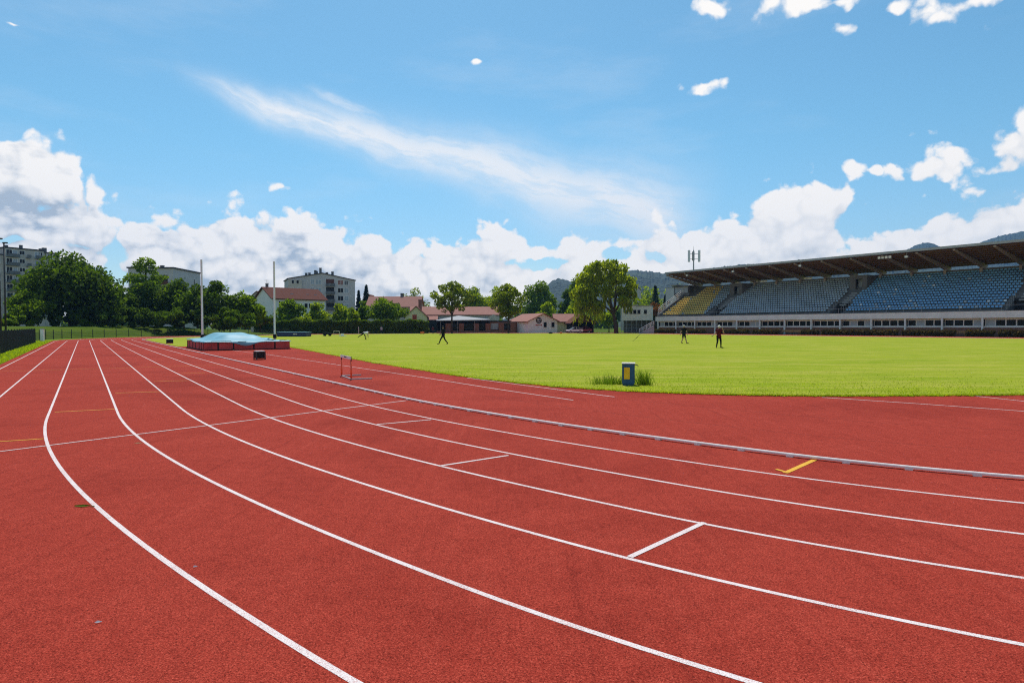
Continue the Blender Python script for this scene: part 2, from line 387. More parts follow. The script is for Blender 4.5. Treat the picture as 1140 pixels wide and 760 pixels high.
# the raised kerb
kp = [st(s, t) for s, t in line(0.0)]
kerb = thing('track_kerb', 'long white raised metal kerb rail along the inner edge of the red lanes', 'kerb', (0, 0, 0))
b = MB(); prof = [(-0.025, 0.02), (-0.025, 0.042), (-0.017, 0.052), (0.017, 0.052), (0.025, 0.042), (0.025, 0.02)]
vs = []; fs = []; n = len(prof)
for i, p in enumerate(kp):
    d = (kp[min(i + 1, len(kp) - 1)] - kp[max(i - 1, 0)]).normalized(); q = Vector((-d.y, d.x, 0))
    for a, z in prof: vs.append(p + q * a + Vector((0, 0, z)))
for i in range(len(kp) - 1):
    for j in range(n): fs.append((i * n + j, i * n + (j + 1) % n, (i + 1) * n + (j + 1) % n, (i + 1) * n + j))
b.add(vs, fs); b.build('rail', M['white_metal'], kerb)
seg = []; cum = 0.0
dense = []
for a, c in zip(kp[:-1], kp[1:]):
    L = (c - a).length
    for i in range(max(1, int(L / 0.05))): dense.append((a.lerp(c, i / max(1, int(L / 0.05))), (c - a).normalized()))
proto = None; last = None; cnt = 0
for p, d in dense:
    if not (3 < p.y < 60): continue
    if last is not None and (p - last).length < (0.68 if p.y < 22 else 1.6): continue
    last = p; cnt += 1
    if cnt > 95: break
    if proto is None:
        b = MB(); b.box(-0.045, 0.045, -0.034, 0.034, 0, 0.021); proto = b.build('foot', M['white_metal'], kerb); f = proto
    else:
        f = proto.copy(); col.objects.link(f)
    f.location = p; f.rotation_euler = (0, 0, math.atan2(d.y, d.x))

# ------------------------------------------------------------------ grass surfaces
edge_px = [(322, 386.4), (350, 391.5), (400, 401.2), (470, 412.6), (520, 420.0), (600, 429.0), (680, 434.8), (740, 437.6), (800, 439.6), (860, 440.9), (930, 441.4), (1000, 441.2), (1070, 440.8), (1140, 440.0), (1240, 438)]
near_edge = []
ep = [G(*p) for p in edge_px]
for i in range(len(ep) - 1):
    p0, p1, p2, p3 = ep[max(i - 1, 0)], ep[i], ep[i + 1], ep[min(i + 2, len(ep) - 1)]
    for j in range(24):
        t = j / 24
        q = 0.5 * ((2 * p1) + (p2 - p0) * t + (2 * p0 - 5 * p1 + 4 * p2 - p3) * t * t + (3 * p1 - p0 - 3 * p2 + p3) * t ** 3)
        near_edge.append(q)
rag = []
for i, p in enumerate(near_edge):
    w = 0.05 * math.sin(i * 1.7) + 0.06 * math.sin(i * 0.53 + 1) + random.uniform(-0.05, 0.05)
    tg = (near_edge[min(i + 1, len(near_edge) - 1)] - near_edge[max(i - 1, 0)]).normalized()
    rag.append(p + Vector((-tg.y, tg.x, 0)) * w)
infield = [st(65, 14.6), st(54, 14.2)] + rag + [st(2, 60), st(-45, 70), st(-45, TFAR - 0.4), st(SF, TFAR - 0.4)]
infield += [st(SF + math.sin(a) * (RS - 0.4), TK + RT - math.cos(a) * (RT - 0.4)) for a in np.linspace(math.pi * 0.98, 0.02, 50)] + [st(SF - 5, 7.1), st(65, 7.1)]
sheet('infield_grass', infield, 0.014, M['infield_grass'])
verge = [st(30, TK - W8 - 0.35), st(SF, TK - W8 - 0.35)] + [st(s, t) for s, t in far_part(W8 + 0.35, 60, 0.42)] + [st(s, t) for s, t in far_part(W8 + 2.6, 60, 0.42)[::-1]] + [st(SF, TK - W8 - 2.6), st(30, TK - W8 - 2.6)]
sheet('grass_verge', verge, 0.012, M['verge_grass'])

def blades(name, spots, hmin, hmax, w, mat, lean=0.4, parent=None):
    n = len(spots); P = np.array(spots, dtype=float)
    a = rng.uniform(0, 2 * math.pi, n); h = rng.uniform(hmin, hmax, n)
    l = rng.normal(0, lean, (n, 2)) * h[:, None]
    dx = np.cos(a) * w / 2; dy = np.sin(a) * w / 2
    V = np.zeros((n, 5, 3))
    V[:, 0] = P + np.stack([dx, dy, 0 * dx], 1); V[:, 1] = P - np.stack([dx, dy, 0 * dx], 1)
    V[:, 2] = P + np.stack([-dx * .7 + l[:, 0] * .4, -dy * .7 + l[:, 1] * .4, h * .6], 1)
    V[:, 3] = P + np.stack([dx * .7 + l[:, 0] * .4, dy * .7 + l[:, 1] * .4, h * .6], 1)
    V[:, 4] = P + np.stack([l[:, 0], l[:, 1], h], 1)
    fs = []
    for i in range(n):
        o = 5 * i; fs += [(o, o + 1, o + 2, o + 3), (o + 3, o + 2, o + 4)]
    return raw(name, V.reshape(-1, 3).tolist(), fs, mat, parent)
sp = []
for i in range(26000):
    k = random.random() * (len(near_edge) - 2); p = near_edge[int(k)].lerp(near_edge[int(k) + 1], k % 1)
    back = abs(random.gauss(0, 0.10)) if random.random() < 0.45 else random.expovariate(0.35)
    q = p + Vector((0.25, 1, 0)).normalized() * (back - 0.05); sp.append((q.x, q.y, 0.012))
tag(blades('grass', sp, 0.018, 0.055, 0.014, M['grass_blade'], 0.7), 'bright green mown grass along the infield edge', 'grass', kind='stuff')
sp = []
for i in range(9000):
    s = random.uniform(33, 100); t = TK - W8 - 0.35 - random.random() ** 1.2 * 2.2
    q = st(s, t); sp.append((q.x, q.y, 0.01))
tag(blades('grass', sp, 0.04, 0.14, 0.03, M['grass_blade']), 'green grass strip between the left fence and the lanes', 'grass', kind='stuff')

# grass bank behind the far fence, with the trees on it
offs = [(2.9, 0.0), (4.5, 0.25), (8, 1.2), (11, 1.75), (16, 1.95), (90, 2.0), (94, -0.2)]
path = [(s, TK - W8, 0.0, -1.0) for s in np.linspace(20, SF, 14)]
for i in range(1, 40):
    a = math.radians(2.0 * i); path.append((SF + math.sin(a) * (RS + W8), TK + RT - math.cos(a) * (RT + W8), math.sin(a), -math.cos(a)))
vs = []; fs = []; n = len(offs)
for i, (s, t, ns, nt_) in enumerate(path):
    taper = 1 if i < len(path) - 12 else max(0.02, (len(path) - 1 - i) / 11)
    for o, z in offs: vs.append(st(s + ns * o, t + nt_ * o, (z * taper + (0.10 * math.sin(i * 0.8) if 0 < z < 1.9 else 0) * taper) if z > 0 else z))
for i in range(len(path) - 1):
    for j in range(n - 1): fs.append((i * n + j, (i + 1) * n + j, (i + 1) * n + j + 1, i * n + j + 1))
tag(raw('grass_bank', [tuple(v) for v in vs], fs, M['rough_grass']), kind='structure')

# ------------------------------------------------------------------ foliage
def leaf_cloud(centers, radii, n, size, squash=0.85, droop=0.0, elong=1.5):
    C = np.array(centers); Rr = np.array(radii)
    pr = Rr ** 2; pr = pr / pr.sum()
    idx = rng.choice(len(C), n, p=pr)
    d = rng.normal(size=(n, 3)); d /= np.linalg.norm(d, axis=1)[:, None]
    rr = rng.uniform(0.25, 1.0, n) ** 0.5 * rng.uniform(0.85, 1.18, n)
    P = C[idx] + d * (Rr[idx] * rr)[:, None] * np.array([1, 1, squash])
    a = rng.normal(size=(n, 3))
    if droop: a = a * (1 - droop) + np.array([0, 0, -1.6]) * droop
    a /= np.linalg.norm(a, axis=1)[:, None]
    bb = np.cross(a, rng.normal(size=(n, 3))); bb /= np.linalg.norm(bb, axis=1)[:, None]
    s = size * rng.uniform(0.6, 1.35, n)
    a = a * (s * elong / 2)[:, None]; bb = bb * (s / 2)[:, None]
    V = np.stack([P - a, P + bb - a * 0.1, P + a, P - bb + a * 0.1], 1).reshape(-1, 3)
    return V
def leaf_obj(name, V, mat, parent=None):
    n = len(V) // 4
    return raw(name, V.tolist(), [(4 * i, 4 * i + 1, 4 * i + 2, 4 * i + 3) for i in range(n)], mat, parent)

def tree(label, px, F, ytop, wpx, zb=0.0, mat='leaf_mid', n=3200, size=0.42, base=0.22, name='leafy_tree', lobes=22, trunk=None, squash=0.8, depth=0.8, openness=0.0, cat='tree', group=None, spread=1.0, droop=0.0):
    x = XP(px, F); top = ZP(px, ytop, F); H = top - zb; W = wpx * F / FPX
    t = thing(name, label, cat, (x, F, zb), random.uniform(0, 6.28) * 0, group)
    cz = H * (base + (1 - base) / 2); hz = H * (1 - base) / 2
    cs = []; rs = []
    lobes = int(lobes * min(2.6, max(1.0, W / 2 / hz)))
    for i in range(lobes):
        while True:
            p = Vector((random.uniform(-1, 1), random.uniform(-1, 1), random.uniform(-1, 1)))
            if p.length < 1 and p.length > 0.35: break
        r = random.uniform(0.24, 0.42) * min(W / 2, hz) * (1 - 0.48 * openness)
        wz = 1 - 0.35 * max(0, p.z)
        cs.append((p.x * (W / 2 - r) * wz * spread, p.y * (W / 2 - r) * depth * wz, cz + p.z * (hz - r * 0.8))); rs.append(r)
    top_r = min(W / 2, hz) * (.34 if openness else .30); cs.append((random.uniform(-.1, .1) * W, 0, H - top_r * .85)); rs.append(top_r)
    if not openness: cs.append((0, 0, cz)); rs.append(min(W / 2, hz) * 0.55)
    tr = trunk or max(0.14, H * 0.022)
    b = MB(); mid = Vector((random.uniform(-.03, .03) * W, 0, cz))
    b.tube([(0, 0, -0.1), (0, 0, H * base * 0.6), mid * 0.5 + Vector((0, 0, cz * 0.25)), mid + Vector((0, 0, hz * 0.5))], [tr * 1.3, tr, tr * 0.75, tr * 0.25], 8)
    order = sorted(range(len(cs)), key=lambda i: -rs[i])[:12 if openness else 8]
    for i in order:
        e = Vector(cs[i]); s = Vector((0, 0, max(H * base * 0.6, e.z * 0.55)))
        b.tube([s, s.lerp(e, 0.5) + Vector((0, 0, H * 0.02)), e], [tr * 0.5, tr * 0.3, tr * 0.1], 6)
    b.build('trunk', M['bark'], t, smooth=True)
    V = leaf_cloud(cs, rs, n, size, squash, droop)
    leaf_obj('crown', V, M[mat], t)
    return t
def conifer(label, px, F, ytop, wpx, zb=0.0, n=2600, group=None):
    x = XP(px, F); H = ZP(px, ytop, F) - zb; W = wpx * F / FPX * 1.8
    t = thing('spruce_tree', label, 'tree', (x, F, zb), 0, group)
    b = MB(); b.tube([(0, 0, -0.1), (0, 0, H * 0.97)], [H * 0.02, 0.03], 7); b.build('trunk', M['bark'], t)
    h = rng.uniform(0.03, 1, n) ** 1.25; h = 1 - h if False else h
    tier = h; rad = (0.06 + 0.94 * (1 - tier)) * W / 2 * rng.uniform(0.15, 1.0, n) ** 0.6 * (0.80 + 0.28 * ((tier * 11) % 1.0))
    a = rng.uniform(0, 2 * math.pi, n)
    z = H * (0.08 + 0.92 * tier) - rad * 0.35 + rng.normal(0, 0.12, n)
    P = np.stack([np.cos(a) * rad, np.sin(a) * rad, z], 1)
    d = np.stack([np.cos(a), np.sin(a), -0.55 + 0 * a], 1) * rng.uniform(0.35, 0.7, n)[:, None]
    s = np.stack([-np.sin(a), np.cos(a), rng.normal(0, .3, n)], 1) * rng.uniform(0.12, 0.24, n)[:, None]
    V = np.stack([P - d * .5, P + s, P + d * .7, P - s], 1).reshape(-1, 3)
    leaf_obj('crown', V, M['needle'], t); return t
def hedge(label, a, bb, h, thick, n, size, mat='leaf_hedge', name='hedge', group=None, wav=0.12):
    a = Vector(a); bb = Vector(bb); L = (bb - a).length; ang = math.atan2(bb.y - a.y, bb.x - a.x)
    t = thing(name, label, 'hedge', a, ang, group)
    ph = random.uniform(0, 6)
    x = rng.uniform(0, L, n); top = h * (1 + wav * np.sin(x * 0.9 + ph) * 0.5 + wav * np.sin(x * 2.3 + ph * 2) * 0.4)
    side = rng.random(n); y = np.where(side < 0.6, rng.normal(-thick / 2, 0.12, n), rng.uniform(-thick / 2, thick / 2, n))
    z = np.where(side < 0.6, rng.uniform(0.02, 1, n) * top, top + rng.normal(0, 0.10, n))
    V = leaf_cloud([(0, 0, 0)], [0.01], n, size)
    P = np.repeat(np.stack([x, y, z], 1), 4, axis=0); leaf_obj('foliage', V + P, M[mat], t)
    b = MB(); k = int(L / 1.2) + 2; xs = np.linspace(0.15, L - 0.15, k); poly = [(xs[0], 0.0)] + [(q, h * 0.90 * (1 + wav * math.sin(q * 0.9 + ph) * 0.5)) for q in xs] + [(xs[-1], 0.0)]  # unseen solid core added inside the leaves to block light through the hedge
    for q0, q1 in zip(range(1, k), range(2, k + 1)):
        b.prism([(poly[q0][0], 0), (poly[q0][0], poly[q0][1]), (poly[q1][0], poly[q1][1]), (poly[q1][0], 0)], -thick * 0.36, thick * 0.4)
    b.build('light_block_core', M['bark'], t); return t

# ------------------------------------------------------------------ buildings
def windows(t, spec, frame_mat='wall_white', y=0.0, pane='glass_dark', name='window'):
    """spec: (x centre, z bottom, width, height[, pane material]) on the face at local y, looking to -y"""
    for w in spec:
        xc, z0, ww, hh = w[:4]; pm = w[4] if len(w) > 4 else pane
        b = MB(); e = min(0.10, ww * 0.1)
        b.box(xc - ww / 2 - e, xc - ww / 2, y - 0.06, y + 0.02, z0 - e, z0 + hh + e); b.box(xc + ww / 2, xc + ww / 2 + e, y - 0.06, y + 0.02, z0 - e, z0 + hh + e)
        b.box(xc - ww / 2, xc + ww / 2, y - 0.06, y + 0.02, z0 + hh, z0 + hh + e); b.box(xc - ww / 2 - e * 0.5, xc + ww / 2 + e * 0.5, y - 0.12, y - 0.061, z0 - e * 1.2, z0 - 0.02); b.box(xc - ww / 2, xc + ww / 2, y - 0.058, y + 0.02, z0 - e, z0)
        if ww > 0.9: b.box(xc - 0.03, xc + 0.03, y - 0.05, y + 0.0, z0, z0 + hh)
        f = b.build(name, M[frame_mat], t)
        b = MB(); b.box(xc - ww / 2, xc + ww / 2, y - 0.025, y + 0.015, z0, z0 + hh); b.build('pane', M[pm], f)
def frame2(x0, F0, x1, F1):
    a = Vector((XP(x0, F0), F0, 0)); b = Vector((XP(x1, F1), F1, 0)); d = b - a
    return a, math.atan2(d.y, d.x), d.length
def gable_roof(t, W, D, z, rise, axis, mat, over=0.5, th=0.22, x0=0.0, y0=0.0):
    b = MB()
    if axis == 'x':   # ridge along x, eaves to the front
        sl = rise / (D / 2); e = over
        b.prism([(0, 0)], 0, 0) if False else None
        for sgn in (0, 1):
            ya, yb = (y0 - e, y0 + D / 2) if sgn == 0 else (y0 + D + e, y0 + D / 2)
            za, zb = z - e * sl, z + rise
            vs = [(x0 - e, ya, za), (x0 + W + e, ya, za), (x0 + W + e, yb, zb), (x0 - e, yb, zb)]
            b.add(vs + [(v[0], v[1], v[2] + th) for v in vs], [(0, 1, 2, 3), (4, 5, 6, 7), (0, 1, 5, 4), (1, 2, 6, 5), (2, 3, 7, 6), (3, 0, 4, 7)])
    else:
        sl = rise / (W / 2); e = over
        for sgn in (0, 1):
            xa, xb = (x0 - e, x0 + W / 2) if sgn == 0 else (x0 + W + e, x0 + W / 2)
            za, zb = z - e * sl, z + rise
            vs = [(xa, y0 - e, za), (xa, y0 + D + e, za), (xb, y0 + D + e, zb), (xb, y0 - e, zb)]
            b.add(vs + [(v[0], v[1], v[2] + th) for v in vs], [(0, 1, 2, 3), (4, 5, 6, 7), (0, 1, 5, 4), (1, 2, 6, 5), (2, 3, 7, 6), (3, 0, 4, 7)])
    return b.build('roof', M[mat], t)
def gable_walls(t, W, D, z, rise, axis, mat, x0=0.0, y0=0.0, name='wall'):
    b = MB()
    if axis == 'y': b.prism([(x0, -0.1), (x0 + W, -0.1), (x0 + W, z), (x0 + W / 2, z + rise), (x0, z)], y0, y0 + D)
    else:
        m4 = Matrix(((0, 1, 0, 0), (1, 0, 0, 0), (0, 0, 1, 0), (0, 0, 0, 1)))
        b.prism([(y0, -0.1), (y0 + D, -0.1), (y0 + D, z), (y0 + D / 2, z + rise), (y0, z)], x0, x0 + W, mat=m4)
    return b.build(name, M[mat], t)
def chimney(roof, x, y, z0, z1, w, mat='brick'):
    b = MB(); b.box(x - w / 2, x + w / 2, y - w / 2, y + w / 2, z0, z1); b.box(x - w / 2 - .06, x + w / 2 + .06, y - w / 2 - .06, y + w / 2 + .06, z1 + 0.002, z1 + .15)
    return b.build('chimney', M[mat], roof)

exec_order = []
#@@PART2
# ------------------------------------------------------------------ equipment on the track
def gpos(x, y): p = G(x, y); return (p.x, p.y, 0)
# litter bin on the grass
t = thing('litter_bin', 'blue litter bin with a yellow front panel at the near edge of the grass', 'bin', (*gpos(699.6, 428.8)[:2], 0.014), R(-12))
b = MB(); b.box(-.19, .19, -.17, .17, .05, .66); b.box(-.17, .17, -.15, .15, 0, .052); b.build('body', M['bin_blue'], t, bevel=0.012)
b = MB(); b.box(-.205, .205, -.185, .185, .663, .69); b.build('lid', M['white_metal'], t, bevel=0.006)
b = MB(); b.box(-.13, .045, -.178, -.1715, .19, .55); b.box(-.105, .02, -.182, -.1785, .225, .515); b.build('front_panel', M['bin_yellow'], t, bevel=0.002)
b = MB(); b.tube([(.19, 0, .63), (.25, -.03, .63), (.30, -.05, .59)], [.016, .016, .012], 8); b.build('handle', M['dark_metal'], t, smooth=True)
base = G(699.6, 428.8)
def clump(label, x, y, n, rx, h):
    p = G(x, y); sp = []
    for i in range(n):
        r = random.gauss(0, 0.6); q = random.gauss(0, 0.5); sp.append((r * rx, q * 0.3, 0))
    o = blades('tall_grass', sp, h * 0.2, h, 0.013, M['tall_blade'], 0.45); o.location = (p.x, p.y, 0.014); return tag(o, label, 'grass clump', 'long grass clumps round the bin')
clump('wide clump of long dark grass left of the blue bin', 678.5, 427.9, 420, .50, .36)
clump('taller narrow clump of long grass right of the blue bin', 717.0, 428.6, 260, .2, .58)

# training hurdle
p0 = G(380.2, 418.6); p1 = G(391.2, 422.6)
d = (p1 - p0); W = d.length; ang = math.atan2(d.y, d.x)
t = thing('hurdle', 'red and white training hurdle standing inside the kerb', 'hurdle', p0, ang)
for x in (0.03, W - 0.03):
    b = MB(); b.tube([(x, 0, .02), (x, 0, .62)], .030, 8); l = b.build('leg', M['hurdle_red'], t, smooth=True)
    b = MB(); b.tube([(x, 0, .62), (x, 0, .80)], .019, 8); b.build('sleeve', M['rubber_black'], l, smooth=True)
b = MB(); b.box(-.02, W + .02, -.030, -.016, .70, .80); bar = b.build('crossbar', M['lamp_white'], t, bevel=.003)
b = MB(); b.box(W * .38, W * .62, -.033, -.0305, .73, .775); b.build('panel', M['dark_metal'], bar)
b = MB()
for x in (0.0, W): b.box(x - .022, x + .022, -.03, .72, .003, .042)
b.box(.022, W - .022, -.028, .012, .005, .040); b.build('foot_frame', M['grey_metal'], t, bevel=.004)

# bits lying on the track
for (px, py, lb, nm, mt, ln) in ((93, 563.8, 'small green twig lying beside the white lane line at the left', 'twig', 'tall_blade', .10), (109, 693.5, 'tiny pale paper scrap on the red surface low at the left', 'paper_scrap', 'lamp_white', .022), (217, 631.5, 'tiny pale paper scrap right beside the nearest white line', 'paper_scrap', 'lamp_white', .018), (154, 493.5, 'small brownish leaf on the red surface below the lane marks', 'dry_leaf', 'wood', .07)):
    p = G(px, py); b = MB()
    b.add([(-ln, 0, .004), (-ln * .2, ln * .22, .016), (ln, .01, .006), (-ln * .1, -ln * .2, .004)], [(0, 1, 2), (0, 2, 3)])
    if nm == 'twig': b.tube([(-ln, .01, .008), (0, .02, .014), (ln * 1.2, -.01, .006)], .004, 5)
    o = b.build(nm, M[mt]); o.location = (p.x, p.y, .002); tag(o, lb, 'litter' if nm == 'paper_scrap' else 'plant bit')
# black boxes by the kerb
def blackbox(label, px, py, w, h, rz):
    t = thing('equipment_box', label, 'box', gpos(px, py), rz, 'black boxes inside the kerb')
    b = MB(); b.box(-w / 2 + .03, w / 2 - .03, -w / 2 + .03, w / 2 - .03, .09, h - .05); b.build('body', M['rubber_black'], t, bevel=.008)
    b = MB(); b.box(-w / 2, w / 2, -w / 2, w / 2, h - .048, h); b.build('lid', M['white_metal'], t, bevel=.006)
    b = MB(); b.box(-w / 2, w / 2, -w / 2, w / 2, .02, .085); b.build('base', M['hurdle_red'], t, bevel=.006)
    for sx in (-1, 1):
        for sy in (-1, 1):
            b = MB(); b.box(sx * w / 2 - .03, sx * w / 2 + .03, sy * w / 2 - .03, sy * w / 2 + .03, 0, h - .05); b.build('corner_post', M['dark_metal'], t)
blackbox('larger black box with a pale lid near the hurdle, inside the kerb', 289, 400.2, .46, .50, R(38))
blackbox('small far black box between the kerb and the vaulting mat', 189, 382.4, .62, .50, R(28))

# pole vault landing area, aligned with the straight
def smooth01(x): x = max(0, min(1, x)); return x * x * (3 - 2 * x)
mo = st(52.6, 7.5); ma = math.atan2(CT, -ST_) - math.pi / 2   # local x = T, local y = S
t = thing('landing_mat', 'large red pole vault landing mat under a pale blue cover', 'mat', mo, math.atan2(ST_, CT))
LX, LY = 6.4, 9.6
b = MB()
for x0, x1, y0, y1, h in ((0.02, 2.1, 0.02, 2.4, .60), (2.13, LX - .02, 0.02, 2.4, .62), (0.02, LX - .02, 2.43, 5.9, .64), (0.02, LX - .02, 5.93, LY - .02, .64)): b.box(x0, x1, y0, y1, .05, h)
base_o = b.build('foam_block', M['mat_red'], t, bevel=.05)
b = MB(); b.box(-.04, LX + .04, -.04, LY + .04, 0, .047); b.build('pallet', M['rubber_black'], t)
for y in (0.35, 1.3, 2.4, 4.2, 5.9, 7.7, 9.2): b = MB(); b.box(-.012, .018, y - .05, y + .05, .06, .6); b.build('strap', M['rubber_black'], t)
for x in (1.0, 2.1, 3.6, 5.2): b = MB(); b.box(x - .05, x + .05, -.012, .018, .06, .6); b.build('strap', M['rubber_black'], t)
# cover: a sheet with a hump, drooping over the front edge
nx, ny = 60, 70; vs = []; fs = []
for j in range(ny + 1):
    for i in range(nx + 1):
        x = -0.06 + (LX + .12) * i / nx; y = -0.10 + (LY + .16) * j / ny
        hump = 0.52 * smooth01((x - 0.5) / 1.6) * smooth01((5.6 - x) / 1.7) * smooth01((y - .6) / 2.6) * smooth01((9.4 - y) / 1.5)
        hump += 0.10 * smooth01((y - 5) / 2)
        z = .67 + hump + .018 * math.sin(x * 3.1 + 1.7 * math.sin(y * 1.1)) + .014 * math.sin(y * 4.3 + x) + random.uniform(-.004, .004)
        e = min(x + .06, LX + .06 - x, y + .10, LY + .06 - y)
        drop = 0.05 + 0.30 * math.exp(-((x - 3.0) / .75) ** 2) * (1 if y < .3 else 0)
        if y < 0.0: z = .67 - drop * (1 - (y + .10) / .10); 
        elif e < 0.06: z -= 0.06
        vs.append((x, y, z))
for j in range(ny):
    for i in range(nx): a = j * (nx + 1) + i; fs.append((a, a + 1, a + nx + 2, a + nx + 1))
b = MB(); b.add(vs, fs); cv = b.build('cover', M['mat_blue'], t, smooth=True)
sol = cv.modifiers.new('thick', 'SOLIDIFY'); sol.thickness = 0.02; sol.offset = 1
b = MB(); b.tube([(4.5, .3, .705), (5.4, 1.6, .73), (6.1, 3.4, .74)], .03, 6); b.tube([(5.6, .15, .71), (6.2, .3, .70)], .04, 6); b.build('rope', M['rubber_black'], t, smooth=True)
b = MB(); b.tube([(.5, -.14, .05), (.5, -.14, .72), (1.9, -.14, .72), (1.9, -.14, .05)], .02, 6); b.tube([(2.4, -.14, .66), (3.0, -.14, .66)], .03, 6); b.build('crossbar_rest', M['dark_metal'], t)
def vault_post(label, px, F, ytop, dx=0):
    x = XP(px, F); t = thing('vault_standard', label, 'vault post', (x, F, 0), math.atan2(CT, -ST_), 'pole vault uprights')
    H = ZP(px, ytop, F)
    b = MB(); b.box(-.7, .7, -.25, .25, 0, .10); b.build('base', M['grey_metal'], t, bevel=.01)
    b = MB(); b.tube([(0, 0, .1), (0, 0, H * .5), (0, 0, H)], [.095, .09, .085], 12); up = b.build('upright', M['white_metal'], t, smooth=False)
    b = MB(); b.tube([(0, 0, H * .78), (0, 0, H - .02)], .0925, 12); b.build('sleeve', M['shutter_red'], up) if False else None
    b = MB(); b.tube([(0, 0, .75), (0, 0, 1.1)], .17, 10); b.box(-.26, .26, -.05, .05, .86, .98); b.build('collar', M['rubber_black'], t)
    b = MB(); b.tube([(.55, 0, .1), (.07, 0, .74)], .025, 6); b.tube([(-.55, 0, .1), (-.07, 0, .74)], .025, 6); b.build('brace', M['grey_metal'], t)
vault_post('tall white pole vault upright at the left of the blue mat', 225.2, 58.0, 289)
vault_post('tall white pole vault upright at the right of the blue mat', 305.8, 58.8, 291)

# high jump mat in the distance, with small gear beside it
F = 112; t = thing('high_jump_mat', 'dark blue high jump mat with a pale top far behind the vault post', 'mat', (XP(308, F), F, 0), 0)
w = 32.5 * F / FPX; b = MB(); b.box(0, w, 0, 3, .08, .80); b.build('foam_block', M['mat_navy'], t, bevel=.06)
b = MB(); b.box(-.03, w + .03, -.03, 3.03, .803, .86); b.build('top_sheet', M['mat_blue'], t, bevel=.02)
b = MB(); b.box(0.05, w - .05, .05, 2.95, 0, .078); b.build('pallet', M['rubber_black'], t)
b = MB(); b.box(w * .56, w * .64, -.008, -.001, .38, .52); b.box(w * .65, w * .70, -.008, -.001, .40, .50); b.build('emblem', M['white_metal'], t)
F = 118; t = thing('equipment_trolley', 'low black equipment trolley beside the high jump mat', 'trolley', (XP(359, F), F, 0), 0)
b = MB(); b.box(0, 1.55, 0, .8, .28, .42); b.tube([(0, 0, .42), (-.15, 0, .85), (-.15, .8, .85), (0, .8, .42)], .025, 6); b.build('deck', M['rubber_black'], t)
b = MB(); b.box(.1, .7, .1, .7, .425, .70); b.box(.8, 1.45, .1, .7, .425, .62); b.build('bag', M['rubber_black'], t, bevel=.05)
for x in (.3, 1.25):
    for y in (.02, .78): b = MB(); b.tube([(x, y - .04, .17), (x, y + .04, .17)], .17, 14); b.build('wheel', M['rubber_black'], t)
F = 124; t = thing('small_goal', 'small white goal frame on the far grass edge', 'goal frame', (XP(371.4, F), F, 0), 0)
b = MB(); b.tube([(0, 0, 0), (0, 0, .85), (1.15, 0, .85), (1.15, 0, 0)], .035, 8); b.build('frame', M['white_metal'], t)
b = MB(); b.tube([(0, 0, .85), (0, .5, .03), (1.15, .5, .03), (1.15, 0, .85)], .025, 6); b.build('back_bar', M['grey_metal'], t)
t = thing('white_crate', 'small white crate on the grass right of the goal frame', 'crate', (XP(381, 116), 116, 0.014), R(10))
b = MB()
for s in ((-.25, .25, -.2, -.17), (-.25, .25, .17, .2), (-.25, -.22, -.168, .168), (.22, .25, -.168, .168)): b.box(*s, .03, .5)
b.box(-.27, .27, -.22, .22, 0, .028); b.build('body', M['lamp_white'], t)
b = MB(); b.box(-.5, .75, -.35, -.24, 0, .10); b.build('board', M['lamp_white'], t)
F = 140; t = thing('orange_marker', 'small orange red marker board by the far track edge', 'marker', (XP(468, F), F, 0), 0)
b = MB(); b.box(0, .85, 0, .06, .12, .62); b.build('board', M['hurdle_orange'], t, bevel=.01)
for x in (.05, .72): b = MB(); b.box(x, x + .08, -.15, .2, 0, .118); b.build('foot', M['dark_metal'], t)
# javelin stuck in the lawn
pj = G(703.5, 380.2); t = thing('javelin', 'thin dark javelin standing slantwise in the far lawn', 'javelin', pj, 0)
b = MB(); b.tube([(0, 0, -.05), (.55, 0, .45), (1.25, 0, 1.2)], [.012, .02, .012], 6); b.build('shaft', M['dark_metal'], t)
b = MB(); b.tube([(.5, 0, .40), (.7, 0, .61)], .028, 6); b.build('grip', M['rubber_black'], t)
for px, w, mt, lb, ct, nm in ((613, .9, 'rubber_black', 'black kit bag lying left of the white car', 'bag', 'kit_bag'), (624.5, .55, 'hurdle_orange', 'small orange kit bag nearer the parked white car', 'bag', 'kit_bag')):
    F = 146; t = thing(nm, lb, ct, (XP(px, F), F, 0), R(8), 'kit bags at the far track edge')
    b = MB(); b.tube([(-w / 2, 0, .17), (-w / 2 + .08, 0, .2), (w / 2 - .08, 0, .2), (w / 2, 0, .17)], [.10, .19, .19, .10], 10); b.build('body', M[mt], t, smooth=True)
    b = MB(); b.tube([(-.15, 0, .36), (-.1, 0, .47), (.1, 0, .47), (.15, 0, .36)], .02, 6); b.build('handle', M['dark_metal'], t)

# ------------------------------------------------------------------ fences
def meshpanel(b, L, h, dx, dz, r, z0=0.05):
    n = max(2, int(L / dx))
    for i in range(n + 1): b.box(L * i / n - r, L * i / n + r, -r, r, z0, h)
    for j in range(int((h - z0) / dz) + 1): b.box(0, L, r * 1.05, r * 2.2, z0 + j * dz - r, z0 + j * dz + r)
fa = st(28, TK - W8 - 1.55); fb = st(91, TK - W8 - 1.55); L = (fb - fa).length
t = thing('mesh_fence', 'tall dark green mesh fence on the left beside the grass strip', 'fence', fa, math.atan2(fb.y - fa.y, fb.x - fa.x))
FH = 1.62
b = MB()
k = int(L / 0.21)
for i in range(k + 1): b.box(L * i / k - .007, L * i / k + .007, -.008, .008, .04, FH - .02)
for z in np.arange(.06, FH, .2): b.box(0, L, .0105, .026, z - .010, z + .010)
b.build('mesh_panel', M['fence_green'], t)
for i in range(int(L / 2.5) + 1):
    b = MB(); b.box(i * 2.5 - .035, i * 2.5 + .035, .027, .10, -.1, FH + .05); b.build('post', M['fence_green'], t)
